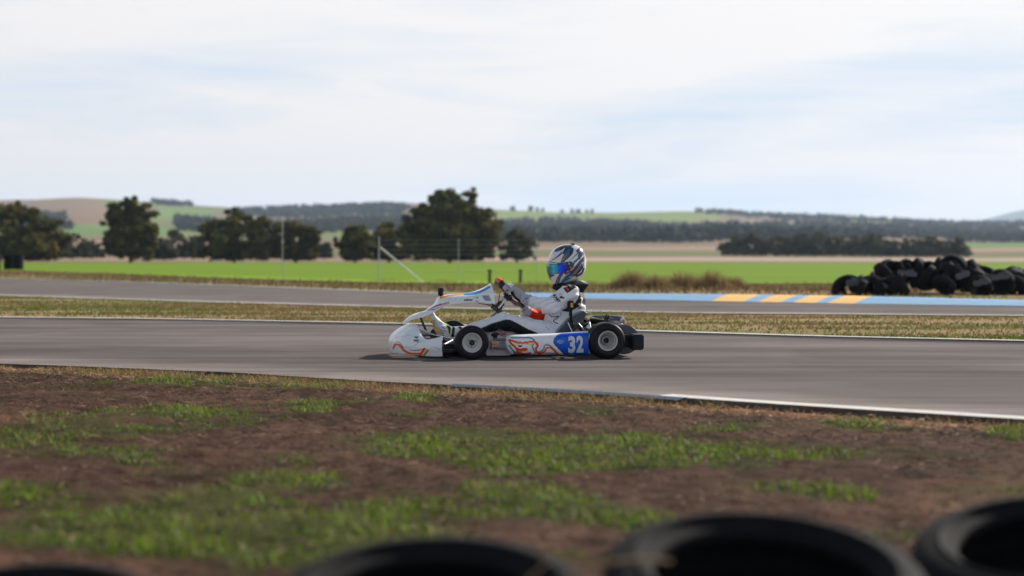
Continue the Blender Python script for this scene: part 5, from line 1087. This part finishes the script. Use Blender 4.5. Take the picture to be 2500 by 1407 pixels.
# ---------------------------------------------------------------- fence bits by the green field
GALV = mat('galvanised_steel', (.42, .44, .45), .45, metal=.5); WOODP = mat('grey_weathered_wood', (.09, .10, .05), .9, vary=.3, vscale=10)
FY = 52.; s_ = FPX / FY
def fl(px, py): return ((px - CXP) / s_, FY, EYE - (py - HZ) / s_)
fx = fl(925, 690)[0]; fe = empty('wire_fence', (fx, FY, 0)); tag(fe, 'wire fence with a braced end post at the edge of the green field', 'fence')
def rel(p): return (p[0] - fx, p[1] - FY, p[2])
m = MB(); m.tube([rel((fx, FY, -.1)), rel((fx, FY, fl(0, 578)[2]))], .016, 10); m.build('end_post', GALV, fe)
m = MB(); m.tube([rel(fl(928, 604)), rel((fl(1040, 690)[0], FY, -.03))], .024, 10); m.build('brace', mat('white_painted_pipe', (.62, .62, .6), .5), fe)
for px in (1120, 1310):
    m = MB(); m.tube([rel((fl(px, 0)[0], FY, -.1)), rel((fl(px, 0)[0], FY, fl(0, 584)[2]))], .009, 8); m.build('post', GALV, fe)
m = MB()
for py in (586, 598, 610, 622, 636, 650, 664): m.tube([rel(fl(925, py)), rel(fl(1310, py + .4))], .0028, 5)
m.build('wire', GALV, fe)
for px in (1197, 1270):
    m = MB(); z = fl(0, 658)[2]; m.tube([(0, 0, -.1), (0, 0, z * .5), (.01, 0, z)], [.05, .048, .045], 9); m.box((0, 0, z * .95), (.13, .10, .05), bev=.01)
    o = m.build('marker_stump', WOODP); o.location = (fl(px, 0)[0], FY - 1.5, 0); tag(o, ('left' if px == 1197 else 'right') + ' of the two short dark timber stumps behind the steering wheel', 'post', 'short timber stumps at the field edge')
m = MB(); m.tube([(0, 0, -.1), (0, 0, EYE + (HZ - 528) * 56 / FPX)], .012, 10); m.tube([(0, 0, 1.2), (0, 0, 1.26)], .035, 10); m.box((0, 0, EYE + (HZ - 530) * 56 / FPX), (.07, .07, .03), bev=.01); o = m.build('steel_pole', GALV); o.location = ((690 - CXP) * 56 / FPX, 56, 0); tag(o, 'slim grey steel pole standing alone before the tree row left of the kart', 'pole')

# tall dry grass tussocks between the far track and the green field
def tussock(px, py, w, h, seed, label):
    x, Y = gp(px, py); r = np.random.default_rng(seed); n = 1500; s = FPX / Y; W_ = w / s; H_ = h / s
    X = r.normal(0, W_ * .28, n); Yy = r.normal(0, W_ * .12, n); global rng; rr = rng; rng = r
    hh = H_ * r.uniform(.35, 1.1, n) * np.exp(-(X / (W_ * .5)) ** 2)
    o = blades('dry_tussock', X, Yy, np.full(n, -.02), np.maximum(hh, .04), r.uniform(.006, .016, n), r.uniform(.1, .8, n), colmix(n, [(.42, .29, .16), (.34, .22, .12), (.26, .17, .10), (.36, .30, .12)]), STRAW); rng = rr
    o.location = (x, Y, 0); tag(o, label, 'dry grass', 'clumps of dry grass beside the far track')
for i, q in enumerate([(1540, 706, 120, 52, 'tall pale dry grass clump nearest the helmet'), (1600, 707, 110, 42, 'low broad dry grass clump right of the tallest pale one'), (1665, 706, 130, 48, 'middle brown dry grass clump behind the blue kerb'), (1735, 707, 110, 52, 'bushy brown dry grass clump above the first yellow kerb block'), (1790, 706, 90, 36, 'small dry grass clump above the second yellow kerb block'), (1900, 706, 150, 18, 'flattened dry grass between the bushes and the tyre heap'), (2010, 708, 120, 16, 'short dry grass at the left foot of the tyre heap')]): tussock(*q[:4], 300 + i, q[4])
for i, q in enumerate([(940, 690, 170, 12), (1080, 693, 140, 12), (1300, 697, 180, 14), (1430, 697, 140, 14)]): tussock(*q, 320 + i, 'low dark strip of dry weeds along the field edge ' + ('left of the fence brace', 'under the fence wires', 'behind the two stumps', 'behind the helmet')[i])

# ---------------------------------------------------------------- haze
bm = bmesh.new(); bmesh.ops.create_cube(bm, size=1); me = bpy.data.meshes.new('haze'); 
for v in bm.verts: v.co = Vector((v.co.x * 13000, v.co.y * 8200 + 3900, -30 + (v.co.z + .5) * 260))
bm.to_mesh(me); bm.free(); hz = bpy.data.objects.new('haze', me); COL.objects.link(hz); tag(hz, kind='stuff')
hm = bpy.data.materials.new('haze_air'); hm.use_nodes = True; t = hm.node_tree; t.nodes.remove(t.nodes['Principled BSDF']); v = t.nodes.new('ShaderNodeVolumePrincipled'); v.inputs['Color'].default_value = (.62, .78, 1.0, 1); v.inputs['Density'].default_value = .00011; v.inputs['Anisotropy'].default_value = .3
t.links.new(v.outputs[0], t.nodes['Material Output'].inputs['Volume']); me.materials.append(hm)
